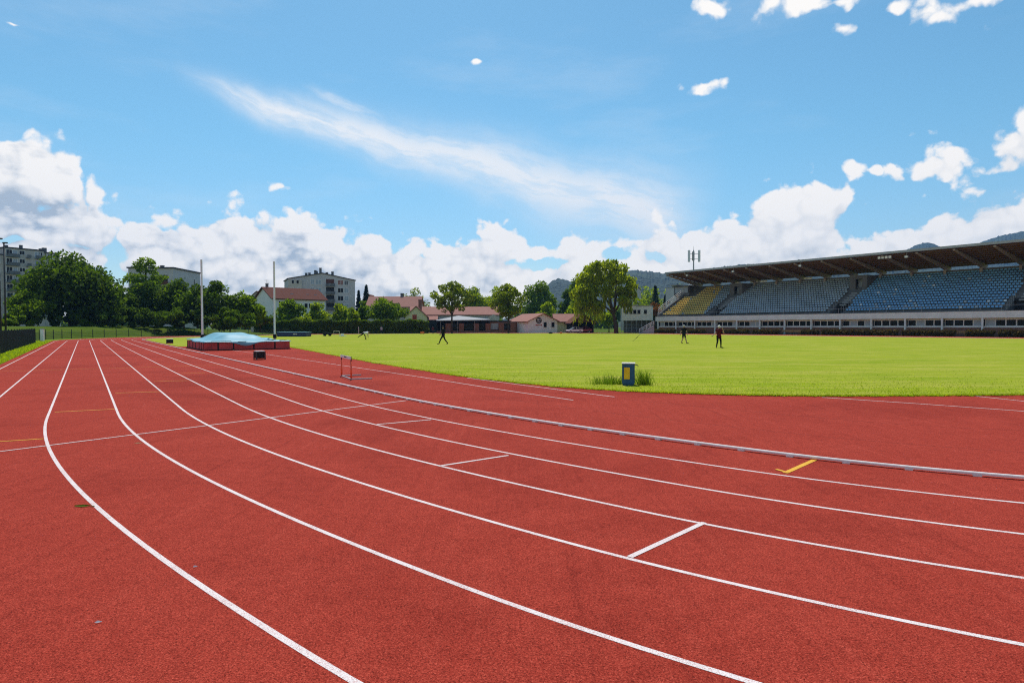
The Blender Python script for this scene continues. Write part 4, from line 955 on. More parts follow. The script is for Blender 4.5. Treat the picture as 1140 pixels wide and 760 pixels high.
# cars
def car(label, px, F, rz, paint):
    t = thing('parked_car', label, 'car', (XP(px, F), F, 0), rz, 'cars parked by the shed')
    L, Wc = 4.1, 1.7
    lower = [(-2.05, .35), (-2.08, .62), (-2.0, .80), (-1.15, .92), (-.35, .96), (1.3, .98), (1.98, .92), (2.05, .6), (2.02, .35)]
    b = MB(); b.prism(lower, -Wc / 2, Wc / 2); b.build('body', M[paint], t, bevel=.05)
    b = MB(); tw = Wc / 2 - .12
    pr = [(-1.05, .93), (-.30, 1.42), (.95, 1.44), (1.75, .99)]
    vs = [(x, -tw - (.08 if z < 1 else 0), z) for x, z in pr] + [(x, tw + (.08 if z < 1 else 0), z) for x, z in pr]
    b.add(vs, [(0, 1, 2, 3), (7, 6, 5, 4), (0, 4, 5, 1), (1, 5, 6, 2), (2, 6, 7, 3), (3, 7, 4, 0)]); b.build('window', M['glass_dark'], t)
    b = MB(); b.box(-.30, .97, -tw - .01, tw + .01, 1.425, 1.47); rf = b.build('roof', M[paint], t, bevel=.015)
    for x0, z0, x1, z1 in ((-1.05, .93, -.30, 1.43), (.35, .95, .33, 1.43), (1.75, .97, .95, 1.44)):
        for s in (-1, 1): b = MB(); b.tube([(x0, s * (tw + .08), z0), (x1, s * (tw + .01), z1)], .035, 6); b.build('pillar', M[paint], t)
    for x in (-1.28, 1.25):
        for s in (-1, 1):
            b = MB(); b.tube([(x, s * .70, .31), (x, s * .87, .31)], .31, 18); w = b.build('wheel', M['rubber_black'], t)
            b = MB(); b.tube([(x, s * .865, .31), (x, s * .885, .31)], .19, 14); b.build('rim', M['grey_metal'], w)
    for s in (-1, 1):
        b = MB(); b.box(-2.10, -2.0, s * .6 - .18, s * .6 + .18, .62, .76); b.build('headlight', M['lamp_white'], t, bevel=.02)
        b = MB(); b.box(2.0, 2.07, s * .65 - .14, s * .65 + .14, .68, .86); b.build('tail_light', M['shutter_red'], t, bevel=.02)
    b = MB(); b.box(-2.12, -1.95, -.8, .8, .30, .48); b.build('bumper', M['rubber_black'], t, bevel=.03)
car('white parked car in front of the brown shed', 639.5, 160, R(12), 'car_white')
car('dark red parked car behind the white one', 650, 165.5, R(5), 'car_red')
# ------------------------------------------------------------------ the grandstand
def L2W(a, b, z=0.0): return st(110 - a, 118 + b, z)
SA = math.atan2(-CT, ST_)
stand = thing('grandstand', 'long covered grandstand with rows of blue and yellow seats under a brown roof', 'grandstand', L2W(0, 0), SA)
A0, A1_ = 0.6, 96.0
MOD = 5.7; NR = 15; RD = .86; RH = .475; B0 = 1.2; Z0 = 4.25
vom = [16.4, 44.9, 73.4]
def rz_(r): return Z0 + r * RH
# terrace as steps (profile in b,z extruded along a)
prof = []
for r in range(NR): prof += [(B0 + r * RD, rz_(r)), (B0 + (r + 1) * RD, rz_(r))]
prof += [(B0 + NR * RD, 3.0), (B0, 3.0)]
SW = Matrix(((0, 1, 0, 0), (1, 0, 0, 0), (0, 0, 1, 0), (0, 0, 0, 1)))
def aprism(b, poly, a0, a1, k=None): b.prism(poly, a0, a1, k, SW)
b = MB(); lowprof = [(B0, rz_(0))]
gaps = [(v - 1.25, v + 1.25) for v in vom]; edges = [A0] + [q for g in gaps for q in g] + [A1_]
for i in range(0, len(edges), 2): aprism(b, prof, edges[i], edges[i + 1])
HB = 4   # rows removed for the openings
prof_hi = []
for r in range(HB, NR): prof_hi += [(B0 + r * RD, rz_(r)), (B0 + (r + 1) * RD, rz_(r))]
prof_hi += [(B0 + NR * RD, 3.0), (B0 + HB * RD + .6, 3.0), (B0 + HB * RD, 3.9)]
for g in gaps: aprism(b, prof_hi, g[0] + .004, g[1] - .004)
b.build('terrace', M['concrete_dark'], stand)
for g in gaps: b = MB(); b.box(g[0] + .01, g[1] - .01, B0 + .3, B0 + HB * RD - .01, 2.6, 3.0); b.box(g[0] + .01, g[1] - .01, B0 + HB * RD - .08, B0 + HB * RD - .012, 3.0, rz_(HB) - .05); b.build('passage', M['wall_dark'], stand)
for v in vom:   # stepped gangway walls at the top with an opening
    b = MB(); bb = B0 + 10.2 * RD; zt = rz_(14) + .9
    b.box(v - 1.7, v - .55, bb, bb + .3, rz_(10), zt); b.box(v + .75, v + 1.7, bb, bb + .3, rz_(10), zt); b.box(v - .549, v + .749, bb, bb + .3, zt - .75, zt - .003)
    for s in (-1.7, 1.5): b.box(v + s, v + s + .2, bb + .303, B0 + NR * RD, rz_(10), zt)
    e = b.build('entrance_block', M['concrete_dark'], stand)
    b = MB(); b.box(v - .55, v + .75, bb + 1.2, bb + 1.25, rz_(10), zt - .76); b.build('opening', M['blind'], e)
    b = MB()
    for r in range(HB, 10): b.box(v - .6, v + .6, B0 + r * RD - .40, B0 + r * RD - .004, rz_(r) - RH + .004, rz_(r) - RH * .5)
    b.build('steps', M['concrete'], stand)
    b = MB()
    for s in (-1.22, 1.22):
        b.tube([(v + s, B0 + .2, rz_(0) + 1.0), (v + s, B0 + HB * RD, rz_(HB) + 1.0)], .03, 6)
        for r in range(0, HB + 1): b.tube([(v + s, B0 + r * RD + .2, rz_(r) - .4), (v + s, B0 + r * RD + .2, rz_(r) + 1.0)], .022, 5)
    b.build('handrail', M['grey_metal'], stand)
# front band, floor slab, lower storey
b = MB(); b.box(A0 - .3, A1_, 0, B0 + .02, 2.95, 4.02); b.build('fascia', M['fascia_white'], stand, bevel=.02)
b = MB(); b.box(A0 - .3, A1_, -.03, .15, 4.023, 4.09); b.build('coping', M['concrete_dark'], stand)
b = MB(); b.box(A0, A1_, .95, 14, -.1, 1.42); b.build('brick_wall', M['brick'], stand)
b = MB(); b.box(A0, A1_, .88, 1.15, 1.423, 1.65); b.box(A0, A1_, .95, 1.15, 2.72, 2.947); b.build('wall', M['fascia_white'], stand)
b = MB(); b.box(A0, A1_, 1.0, 13.9, 1.653, 2.717); b.build('inner_wall', M['wall_dark'], stand)
ncol = 17
for i in range(ncol):
    a = 1.0 + i * MOD
    b = MB(); b.box(a - .13, a + .13, .06, .32, -.1, 2.947); b.build('column', M['fascia_white'], stand, bevel=.01)
wproto = {}
def win(a, w, kind):
    key = (round(w, 2), kind)
    if key not in wproto:
        b = MB(); e = .07
        b.box(-w / 2, -w / 2 + e, -.06, .05, 0, 1.06); b.box(w / 2 - e, w / 2, -.06, .05, 0, 1.06); b.box(-w / 2 + e, w / 2 - e, -.06, .05, 0, e); b.box(-w / 2 + e, w / 2 - e, -.06, .05, 1.06 - e, 1.06)
        f = b.build('window', M['fascia_white'], stand); b = MB(); b.box(-w / 2 + e, w / 2 - e, -.02, .03, e, 1.06 - e); b.build('pane', M[kind], f); wproto[key] = f
    else: f = dup(wproto[key], stand)
    f.location = (a, .93, 1.655)
for i in range(15):
    for k in range(4):
        w = (MOD - .26) / 4; kind = 'blind' if random.random() < .22 else 'glass_dark'
        win(1.0 + i * MOD + .13 + w * (k + .5), w - .02, kind)
# end wall, stair rails at the left end
b = MB(); pe = [(B0 - .2, 3.0), (B0 - .2, rz_(0) + .5), (B0 + NR * RD, rz_(NR) + .5), (B0 + NR * RD, 3.0)]; aprism(b, pe, A0 - .45, A0 - .005); b.build('end_wall', M['concrete_dark'], stand)
b = MB()
for dz in (.45, .95, 1.4): b.tube([(A0 - .3, B0 - .2, rz_(0) + .5 + dz), (A0 - .3, B0 + NR * RD, rz_(NR) + .5 + dz)], .045, 6)
for r in range(0, NR + 1, 2): b.tube([(A0 - .3, B0 + r * RD, rz_(r) + .3), (A0 - .3, B0 + r * RD, rz_(r) + 1.9)], .035, 6)
b.build('end_railing', M['white_metal'], stand)
b = MB(); b.tube([(A0, .35, 4.95), (A1_, .35, 4.95)], .03, 6)
for a in np.arange(A0, A1_, 2.85): b.tube([(a, .35, 4.02), (a, .35, 4.95)], .025, 6)
b.build('front_rail', M['grey_metal'], stand)
# back wall, columns, roof
BB = B0 + NR * RD
b = MB(); b.box(A0, A1_, BB + .003, BB + .3, 3.0, rz_(NR) + .55); b.build('back_wall', M['concrete_dark'], stand)
RF0, RF1, ZF, ZB = 2.2, 16.2, 14.75, 12.75
def zr(bq): return ZF + (ZB - ZF) * (bq - RF0) / (RF1 - RF0)
b = MB(); aprism(b, [(RF0, ZF), (RF1, ZB), (RF1, ZB + .22), (RF0, ZF + .22)], A0 + .9, A1_); b.build('roof', M['wood_roof'], stand)
b = MB(); aprism(b, [(RF0 - .16, ZF - .08), (RF0 - .003, ZF - .08), (RF0 - .003, ZF + .34), (RF0 - .16, ZF + .34)], A0 + .85, A1_); aprism(b, [(RF0, ZF + .224), (RF1, ZB + .224), (RF1, ZB + .27), (RF0, ZF + .34)], A0 + .85, A1_); b.build('roof_edge', M['grey_metal'], stand)
b = MB()
for q in np.arange(RF0 + 1.2, RF1 - .3, 1.55): aprism(b, [(q - .06, zr(q) - .20), (q + .06, zr(q) - .20), (q + .06, zr(q) - .004), (q - .06, zr(q) - .004)], A0 + 1.0, A1_)
b.build('purlin', M['wood_roof'], stand)
for i in range(ncol):
    a = 1.75 + i * MOD
    if a > A1_: break
    b = MB(); b.prism([], 0, 0) if False else None
    poly = [(RF0 + .1, zr(RF0 + .1) - .21), (RF0 + .1, zr(RF0 + .1) - .45), (BB - 1.2, zr(BB - 1.2) - 1.05), (BB + .9, zr(BB + .9) - 1.05), (RF1 - .1, zr(RF1) - .45), (RF1 - .1, zr(RF1 - .1) - .21)]
    aprism(b, poly, a - .17, a + .17); b.build('roof_beam', M['beam_grey'], stand)
    b = MB(); b.box(a - .22, a + .22, BB - .55, BB - .05, rz_(NR - 1), zr(BB - .3) - 1.06); b.build('roof_column', M['beam_grey'], stand, bevel=.02)
for a in (8, 21, 37, 57, 75, 88):
    b = MB(); q = RF0 + .5; b.box(a - .03, a + .03, q - .03, q + .03, zr(q) - .55, zr(q) - .01); b.box(a - .28, a + .28, q - .22, q + .22, zr(q) - .95, zr(q) - .551); f = b.build('floodlight', M['grey_metal'], stand, bevel=.02)
    b = MB(); b.box(a - .24, a + .24, q - .24, q - .223, zr(q) - .91, zr(q) - .59); b.build('lamp_glass', M['lamp_white'], f)
for k in range(4):
    b = MB(); a = 52.2 + k * .62; b.box(a, a + .42, RF0 + .25, RF0 + .5, zr(RF0 + .4) - .75, zr(RF0 + .4) - .32); b.build('roof_lamp', M['lamp_white'], stand)
for a in (12.5, 17.5, 20, 31):
    b = MB(); b.box(a, a + 1.9, BB - .1, BB - .02, rz_(NR) + .62, rz_(NR) + 1.0); b.build('rear_sign', M['lamp_white'], stand)
# commentary box
ca, cb, cz = -2.8, B0 + 10.6 * RD, rz_(10.6)
b = MB(); b.box(ca, ca + 5, cb, cb + 3.2, cz + .2, cz + 1.0); b.box(ca - .3, ca + 5.3, cb - .5, cb + 3.4, cz + 2.6, cz + 2.8); b.box(ca, ca + 5, cb + 2.6, cb + 3.2, cz + 1.003, cz + 2.597); b.box(ca, ca + .2, cb, cb + .2, cz + 1.003, cz + 2.597); b.box(ca + 4.8, ca + 5, cb, cb + .2, cz + 1.003, cz + 2.597); b.box(ca + .4, ca + 4.6, cb + .4, cb + 3, 3.0, cz + .197)
cbx = b.build('commentary_box', M['concrete_dark'], stand)
for k in range(4): b = MB(); b.box(ca + .22 + k * 1.06, ca + 1.30 + k * 1.06, cb + .06, cb + .1, cz + 1.01, cz + 2.59); b.build('window_pane', M['blind'], cbx)
b = MB(); b.box(ca - 1.2, ca + 1.6, cb - .8, cb + 3.3, cz + 3.0, cz + 3.2); b.build('canopy', M['concrete'], cbx)

# seats: one shell shape; the nearest hundred are parts of their own
def seat_geo():
    w = .20
    pts = [(-w, -.20, .0), (w, -.20, .0), (w, .17, -.03), (-w, .17, -.03), (-w, .23, .27), (w, .23, .27), (-w * .8, -.22, .035), (w * .8, -.22, .035)]
    th = [(x, y - .0, z - .035) for x, y, z in pts[:4]] + [(x, y + .03, z) for x, y, z in pts[4:6]]
    v = pts[:6] + th
    f = [(0, 1, 2, 3), (3, 2, 5, 4), (6, 9, 8, 7), (9, 10, 11, 8), (0, 6, 7, 1), (4, 5, 11, 10), (0, 3, 9, 6), (1, 7, 8, 2), (3, 4, 10, 9), (2, 8, 11, 5)]
    return v, f
SV, SF_ = seat_geo()
places = []
for r in range(NR):
    a = A0 + .8
    while a < 92:
        skip = any(abs(a - v) < (1.5 + (.35 if r < HB else 0)) for v in vom) or (r >= 9 and any(abs(a - v) < 2.0 for v in vom))
        if r >= 10 and a < 4.2: skip = True
        if not skip:
            bq, z = B0 + r * RD + .42, rz_(r) + .40
            yb = 13.6 - (r * .28)
            if a < yb: kk = 3
            elif a < 45: kk = 1
            elif a < 74: kk = 0
            else: kk = 2
            if kk in (0, 1) and random.random() < (.035 if r > 2 else .10): kk = 2 if kk == 0 else 1
            if kk == 2 and a < 74 and random.random() < .5: kk = 1
            if kk == 3 and random.random() < .03: kk = 1
            places.append((a + random.uniform(-.01, .01), bq, z, kk, r))
        a += .55
smats = [M['seat_blue'], M['seat_greyblue'], M['seat_pale'], M['seat_yellow']]
def far2(p): w = L2W(p[0], p[1]); inside = abs(w.x / w.y) < .81; return (0 if inside else 1, w.length)
places.sort(key=far2)
b0 = {}
for a, bq, z, kk, r in places[:100]:
    if kk not in b0:
        b = MB(); b.add(SV, SF_); o = b.build('seat', smats[kk], stand); b0[kk] = o
    else: o = b0[kk].copy(); col.objects.link(o)
    o.location = (a, bq, z)
b = MB()
for a, bq, z, kk, r in places[100:]: b.add([(x + a, y + bq, q + z) for x, y, q in SV], SF_, kk)
o = b.build('seat_rows', smats, stand); o['kind'] = 'stuff'
b = MB()
for r in range(NR): 
    for i in range(0, len(edges), 2):
        if r < HB: b.box(edges[i] + .3, edges[i + 1] - .3, B0 + r * RD + .40, B0 + r * RD + .46, rz_(r) + .30, rz_(r) + .355)
b.build('seat_beam', M['dark_metal'], stand)

# antenna mast behind the stand
F = 188; t = thing('antenna_mast', 'mobile phone mast with two pale antenna panels above the left end of the stand', 'mast', (XP(771.8, F), F, 0))
ztop = ZP(771, 274, F); z1 = ZP(771, 278.5, F); z0 = ZP(771, 291.5, F); s_ = F / FPX
b = MB(); b.tube([(0, 0, -.1), (0, 0, z1)], [.30, .16], 10); b.tube([(0, 0, z1), (0, 0, ztop)], [.05, .03], 6); b.build('pole', M['grey_metal'], t)
for px in (766.7, 778):
    x = (px - 771.8) * s_; b = MB(); b.tube([(x, 0, z0), (x, 0, z1)], .36, 10); b.build('antenna_panel', M['wall_white'], t, bevel=.04)
x = -.2; b = MB(); b.box(-.35, .35, .25, .5, z0 + .4, z1 - .4); b.build('antenna_panel', M['wall_grey'], t)
b = MB(); zz = (z0 + z1) / 2
for dz in (-.8, .6): b.tube([((766.7 - 771.8) * s_, 0, zz + dz), ((778 - 771.8) * s_, 0, zz + dz)], .07, 6)
b.build('arm', M['grey_metal'], t)

# clipped hedges and benches before the stand
def sxy(px, b_): 
    T = 118 + b_; u = ray(px, 372).x; F = T / (ST_ + u * CT); return Vector((u * F, F, 0))
segs = [(718, 752, 'first low hedge piece at the far left end of the stand'), (764, 785, 'short low hedge piece behind the man in black shorts'), (801, 834, 'low hedge piece behind the walker in maroon'), (839, 868, 'low hedge piece left of the benches'), (893, 912, 'short low hedge piece between the benches before the blue seats'), (916, 1000, 'longest low hedge piece, below the dividing gangway of the stand'), (1005, 1064, 'low hedge piece left of the last wooden bench'), (1076, 1107, 'low hedge piece right of the last wooden bench'), (1113, 1190, 'low hedge piece cut by the right edge of the view')]
for x0, x1, lb in segs: hedge(lb, sxy(x0, -2.2), sxy(x1, -2.2), .80, .8, int(60 * (x1 - x0)), .22, 'leaf_copper', group='clipped hedges in front of the stand', wav=.06)
def bench(label, px):
    p = sxy(px, -1.2); t = thing('wooden_bench', label, 'bench', p, SA, 'wooden benches in front of the stand')
    b = MB(); b.box(-1.2, 1.2, -.2, .2, .42, .47); b.build('seat', M['wood'], t)
    b = MB(); b.box(-1.2, 1.2, .21, .26, .55, .9); b.build('backrest', M['wood'], t)
    for x in (-1, 1): b = MB(); b.box(x - .05, x + .05, -.18, .20, 0, .418); b.box(x - .05, x + .05, .262, .32, 0, .9); b.build('leg', M['concrete_dark'], t)
bench('wooden bench left of the three before the stand', 876); bench('wooden bench in the middle of the three before the stand', 889); bench('wooden bench at the right, between two low hedges', 1070)

# ------------------------------------------------------------------ people
def person(label, loc, J, mats, height=1.0, cap=None, hair=None, rz=0.0, look=0.0, fingers=0.35):
    """J: joint name -> (x, y, z). mats: part name -> material."""
    t = thing('person', label, 'person', loc, rz)
    Jv = {k: Vector(v) * height for k, v in J.items()}
    hd, nk = Jv['head'], Jv['neck']
    mid = (Jv['hipl'] + Jv['hipr']) / 2; sh = (Jv['shl'] + Jv['shr']) / 2
    bones = [(mid, mid.lerp(sh, .45), .168, .15, 'shirt'), (mid.lerp(sh, .45), sh.lerp(mid, .10), .15, .18, 'shirt'), (Jv['shl'], Jv['shr'], .085, .085, 'shirt'), (sh, nk, .07, .058, 'skin'), (nk, hd, .056, .06, 'skin'), (Jv['hipl'], Jv['hipr'], .115, .115, 'shorts')]
    for s in 'lr':
        bones += [(Jv['sh' + s], Jv['el' + s], .068, .052, 'sleeve'), (Jv['el' + s], Jv['wr' + s], .045, .03, 'arm'),
                  (Jv['hip' + s], Jv['kn' + s], .108, .072, 'thigh'), (Jv['kn' + s], Jv['an' + s], .072, .046, 'calf')]
        pd = (Jv['wr' + s] - Jv['el' + s]).normalized(); bones.append((Jv['wr' + s], Jv['wr' + s] + pd * .085, .032, .036, 'skin'))
        tv = Vector(J['toe' + s]) * height - Jv['an' + s]; bones.append((Jv['an' + s] - tv * .15 + Vector((0, 0, -.03)), Jv['toe' + s], .042, .034, 'shoe'))
    face = Vector((math.sin(look), -math.cos(look), 0)); sidev = Vector((math.cos(look), math.sin(look), 0))
    up = (hd - nk).normalized(); face = (face - up * face.dot(up)).normalized(); sidev = up.cross(face)
    bm = bmesh.new()
    def ball(c, r, sc_=(1, 1, 1), axes=None):
        m = Matrix.Translation(c)
        if axes: m = m @ Matrix((axes[0], axes[1], axes[2])).transposed().to_4x4()
        bmesh.ops.create_icosphere(bm, subdivisions=3, radius=r, matrix=m @ Matrix.Diagonal((*sc_, 1)))
    for a, c, ra, rb, _ in bones:
        n = max(2, int((c - a).length / .03))
        for i in range(n + 1): ball(a.lerp(c, i / n), ra + (rb - ra) * i / n)
    ax = (sidev, -face, up)
    ball(hd + up * .02, .105, (.80, .98, 1.18), ax); ball(hd - up * .06 + face * .02, .07, (.85, .95, .9), ax); ball(hd + face * .105 - up * .01, .018, (.8, 1.1, 1.4), ax)
    for s in (-1, 1): ball(hd + sidev * .085 * s, .024, (.5, .9, 1.3), ax)
    me = bpy.data.meshes.new('body_raw'); bm.to_mesh(me); bm.free()
    tmp = bpy.data.objects.new('body_raw', me); col.objects.link(tmp)
    rm = tmp.modifiers.new('r', 'REMESH'); rm.mode = 'VOXEL'; rm.voxel_size = .016
    sm = tmp.modifiers.new('s', 'SMOOTH'); sm.iterations = 3; sm.factor = .5
    de = tmp.modifiers.new('d', 'DECIMATE'); de.ratio = .3
    dg = bpy.context.evaluated_depsgraph_get(); ev = tmp.evaluated_get(dg); body = bpy.data.meshes.new_from_object(ev)
    bpy.data.objects.remove(tmp)
    names = ['skin', 'shirt', 'trousers', 'shoe', 'eye']
    ml = [M['skin'], M[mats['shirt']], M[mats['trousers']], M[mats['shoe']], M['hair_dark']]
    lookup = {'skin': 0, 'shirt': 1, 'shorts': 2, 'sleeve': 1, 'arm': 1 if mats.get('long_sleeve') else 0, 'thigh': 2, 'calf': 0 if mats.get('bare_legs') else 2, 'shoe': 3}
    verts = [v.co.copy() for v in body.vertices]; faces = [tuple(p.vertices) for p in body.polygons]; fm = []
    for f in faces:
        c = sum((verts[i] for i in f), Vector()) / len(f); best = None
        for a, e, ra, rb, nm in bones:
            d = e - a; tt = max(0, min(1, (c - a).dot(d) / max(1e-6, d.length_squared))); dist = (c - (a + d * tt)).length - (ra + (rb - ra) * tt)
            if best is None or dist < best[0]: best = (dist, nm, tt)
        nm = best[1]; m_ = lookup[nm]
        if nm == 'sleeve' and not mats.get('long_sleeve') and best[2] > .55: m_ = 0
        if nm == 'thigh' and mats.get('bare_legs') and best[2] > .85: m_ = 0
        if (c - hd).dot(up) > -.09 and (c - hd).length < .16: m_ = 0
        fm.append(m_)
    b = MB(); b.v = [tuple(v) for v in verts]; b.f = faces; b.m = fm
    for s in 'lr':
        w, e = Jv['wr' + s], Jv['el' + s]; pd = (w - e).normalized(); sd = pd.cross(Vector((0, 1, .3))).normalized(); cu = sd.cross(pd)
        for i, (ln, o) in enumerate(((.066, -.026), (.076, -.009), (.070, .009), (.055, .025))):
            p = w + pd * .085 + sd * o; b.tube([p, p + pd * ln * .45 + cu * ln * .1, p + pd * ln * .8 + cu * ln * fingers, p + pd * ln * .95 + cu * ln * (fingers + .25)], [.0095, .009, .0085, .006], 6, 0)
        p = w + pd * .03 + sd * -.028; b.tube([p, p + pd * .03 - sd * .025, p + pd * .06 - sd * .025 + cu * .015], [.012, .010, .007], 6, 0)
    for s in (-1, 1): q = hd + face * .098 + sidev * .032 * s + up * .02; b.tube([q - face * .01, q + face * .004], .011, 8, 4)
    q = hd + face * .098 - up * .055; b.tube([q - sidev * .022, q + sidev * .022], .006, 6, 4)
    o = b.build('body', ml, t); o.data.polygons.foreach_set('use_smooth', [True] * len(o.data.polygons))
    if hair or cap:
        b = MB(); vs = []; fs = []; nu, nv = 20, 8
        for j in range(nv + 1):
            th = (math.pi * .56 if cap else math.pi * .62) * j / nv
            for i in range(nu):
                ph = 2 * math.pi * i / nu; back = .18 * max(0, math.cos(ph - math.pi)) if not cap else 0
                dvec = sidev * (math.sin(th + back * j / nv) * math.sin(ph) * .094) + face * (math.sin(th) * math.cos(ph) * .116) + up * (math.cos(th + back * j / nv) * .136)
                vs.append(hd + up * .022 + dvec)
        for j in range(nv):
            for i in range(nu): fs.append((j * nu + i, j * nu + (i + 1) % nu, (j + 1) * nu + (i + 1) % nu, (j + 1) * nu + i))
        b.add(vs, fs)
        if cap:
            pk = hd + up * .03 + face * .10
            b.add([pk - sidev * .07, pk + sidev * .07, pk + sidev * .05 + face * .085 - up * .01, pk - sidev * .05 + face * .085 - up * .01, pk - sidev * .07 + up * .012, pk + sidev * .07 + up * .012, pk + sidev * .05 + face * .085 + up * .002, pk - sidev * .05 + face * .085 + up * .002], [(0, 1, 2, 3), (4, 5, 6, 7), (0, 1, 5, 4), (1, 2, 6, 5), (2, 3, 7, 6), (3, 0, 4, 7)])
        h = b.build('cap' if cap else 'hair', M[cap or hair], t, smooth=True)
    return t
def stand_pose(**kw):
    J = dict(head=(0, 0, 1.66), neck=(0, 0.01, 1.48), shl=(-.19, 0, 1.41), shr=(.19, 0, 1.41), ell=(-.25, .02, 1.12), elr=(.25, .02, 1.12), wrl=(-.26, -.06, .88), wrr=(.26, -.06, .88), hipl=(-.09, 0, .93), hipr=(.09, 0, .93), knl=(-.10, -.02, .50), knr=(.10, -.02, .50), anl=(-.10, .02, .09), anr=(.10, .02, .09), toel=(-.12, -.15, .04), toer=(.12, -.15, .04))
    J.update(kw); return J
# walker in black heading left
person('person in black sportswear striding left across the lawn', G(493.5, 383.4), stand_pose(head=(-.02, 0, 1.66), neck=(.0, 0, 1.48), shl=(.0, -.18, 1.41), shr=(.02, .18, 1.41), ell=(.06, -.25, 1.12), elr=(-.10, .25, 1.15), wrl=(-.14, -.26, .97), wrr=(-.30, .22, 1.0), hipl=(0, -.09, .92), hipr=(0, .09, .92), knl=(-.24, -.09, .52), knr=(.14, .10, .50), anl=(-.40, -.09, .12), anr=(.42, .10, .13), toel=(-.58, -.09, .05), toer=(.32, .10, .04)),
       dict(shirt='cloth_black', trousers='cloth_black', shoe='cloth_black', long_sleeve=True), 1.03, hair='hair_dark', look=R(-80))
# man in black shirt and shorts
person('person in black shirt and shorts with bare legs walking before the stand', G(761.3, 382.4), stand_pose(shl=(-.15, .10, 1.41), shr=(.17, -.10, 1.41), ell=(-.24, .14, 1.12), wrl=(-.30, .10, .88), elr=(.24, -.12, 1.12), wrr=(.26, -.2, .90), hipl=(-.05, .07, .93), hipr=(.05, -.07, .93), knl=(-.08, .08, .50), knr=(.13, -.07, .51), anl=(-.20, .10, .12), anr=(.26, -.05, .09), toel=(-.08, .08, .04), toer=(.44, -.09, .04)),
       dict(shirt='cloth_black', trousers='cloth_black', shoe='cloth_black', bare_legs=True), 1.07, cap='cloth_grey', look=R(60))
# coach in maroon with a cap
person('person in maroon shirt, black trousers and white cap raising one hand to the face', G(800.2, 387.3), stand_pose(head=(.02, 0, 1.66), ell=(-.30, -.06, 1.17), wrl=(-.50, -.12, 1.0), elr=(.36, -.08, 1.22), wrr=(.25, -.18, 1.46), knl=(-.12, -.04, .50), anl=(-.19, 0, .09), toel=(-.23, -.16, .04), knr=(.15, -.03, .51), anr=(.18, .04, .09), toer=(.30, -.12, .04)),
       dict(shirt='cloth_maroon', trousers='cloth_black', shoe='cloth_black'), 1.04, cap='cloth_white', look=R(25))
# athlete bending forward on one leg
person('person bending forward on one leg on the far left of the lawn', G(407.0, 378.0), stand_pose(head=(.50, 0, .98), neck=(.34, 0, .97), shl=(.25, -.17, .94), shr=(.25, .17, .94), ell=(.27, -.20, .64), elr=(.30, .20, .64), wrl=(.24, -.20, .38), wrr=(.32, .20, .38), hipl=(-.22, -.09, .86), hipr=(-.22, .09, .86), knl=(-.58, -.09, .62), anl=(-.92, -.09, .40), toel=(-1.02, -.09, .28), knr=(-.08, .09, .46), anr=(-.04, .09, .09), toer=(.12, .09, .04)),
       dict(shirt='cloth_white', trousers='cloth_black', shoe='cloth_black'), 1.02, hair='hair_dark', look=R(60))
# two people far away at the hedge
p = G(424.6, 371.3); person('person in grey top standing at the foot of the tall hedge', p, stand_pose(), dict(shirt='cloth_grey', trousers='cloth_navy', shoe='cloth_white', long_sleeve=True), 1.05, hair='hair_dark', look=0)
p = G(482.0, 371.6); person('person in dark red top standing near the pavilion', p, stand_pose(ell=(-.30, 0, 1.14), wrl=(-.22, -.14, 1.0)), dict(shirt='cloth_maroon', trousers='cloth_navy', shoe='cloth_black', long_sleeve=True), 1.0, hair='hair_dark', look=0)

# ------------------------------------------------------------------ hills
def hill(name, pts, F, depth, mat, seed, step=14):
    r = np.random.default_rng(seed); xs = np.linspace(pts[0][0], pts[-1][0], int((pts[-1][0] - pts[0][0]) / 1.6))
    ys = np.interp(xs, [p[0] for p in pts], [p[1] for p in pts])
    k = np.ones(5) / 5; ys = np.convolve(np.pad(ys, 2, 'edge'), k, 'valid'); ys += r.normal(0, .22, len(ys))
    rows = 21; vs = []; fs = []; n = len(xs)
    ph = r.uniform(0, 6, 6)
    for j in range(rows):
        q = j / (rows - 1); f = F - depth * (1 - q) if q < .8 else F + depth * .5 * (q - .8) / .2
        q2 = min(1, q / .8); shape = q2 ** 1.5 if q <= .8 else (1 - ((q - .8) / .2))
        for i, (x, y) in enumerate(zip(xs, ys)):
            u = ray(x, 362).x; top = HC + (362.5 - y) * F / FPX
            rid = 1 + .16 * math.sin(x * .07 + ph[0] + q * 3) * (1 - q2) + .08 * math.sin(x * .19 + ph[1] - q * 5) * (1 - q2)
            vs.append((u * f, f, max(-3, top * shape * rid * min(1.0, f / F)) + (r.normal(0, .9) if 0 < q < 1 else 0) - 1))
    for j in range(rows - 1):
        for i in range(n - 1): a = j * n + i; fs.append((a, a + 1, a + n + 1, a + n))
    return tag(raw(name, vs, fs, mat), kind='structure')
hill('hills', [(540, 362), (575, 349), (600, 328), (614, 312), (622, 309), (632, 312), (646, 316), (665, 307), (690, 302), (708, 300.5), (730, 303), (752, 305), (775, 301), (800, 297.5), (830, 294), (870, 294), (890, 289), (905, 292), (930, 296), (980, 296), (1040, 296), (1100, 296), (1180, 296), (1300, 300)], 1700, 900, M['forest'], 3)
hill('hills', [(950, 330), (985, 300), (1008, 279), (1020, 273), (1032, 270.5), (1046, 275), (1070, 282), (1090, 271), (1112, 263.5), (1140, 258), (1190, 252), (1260, 262), (1340, 290)], 2400, 600, M['forest'], 5)

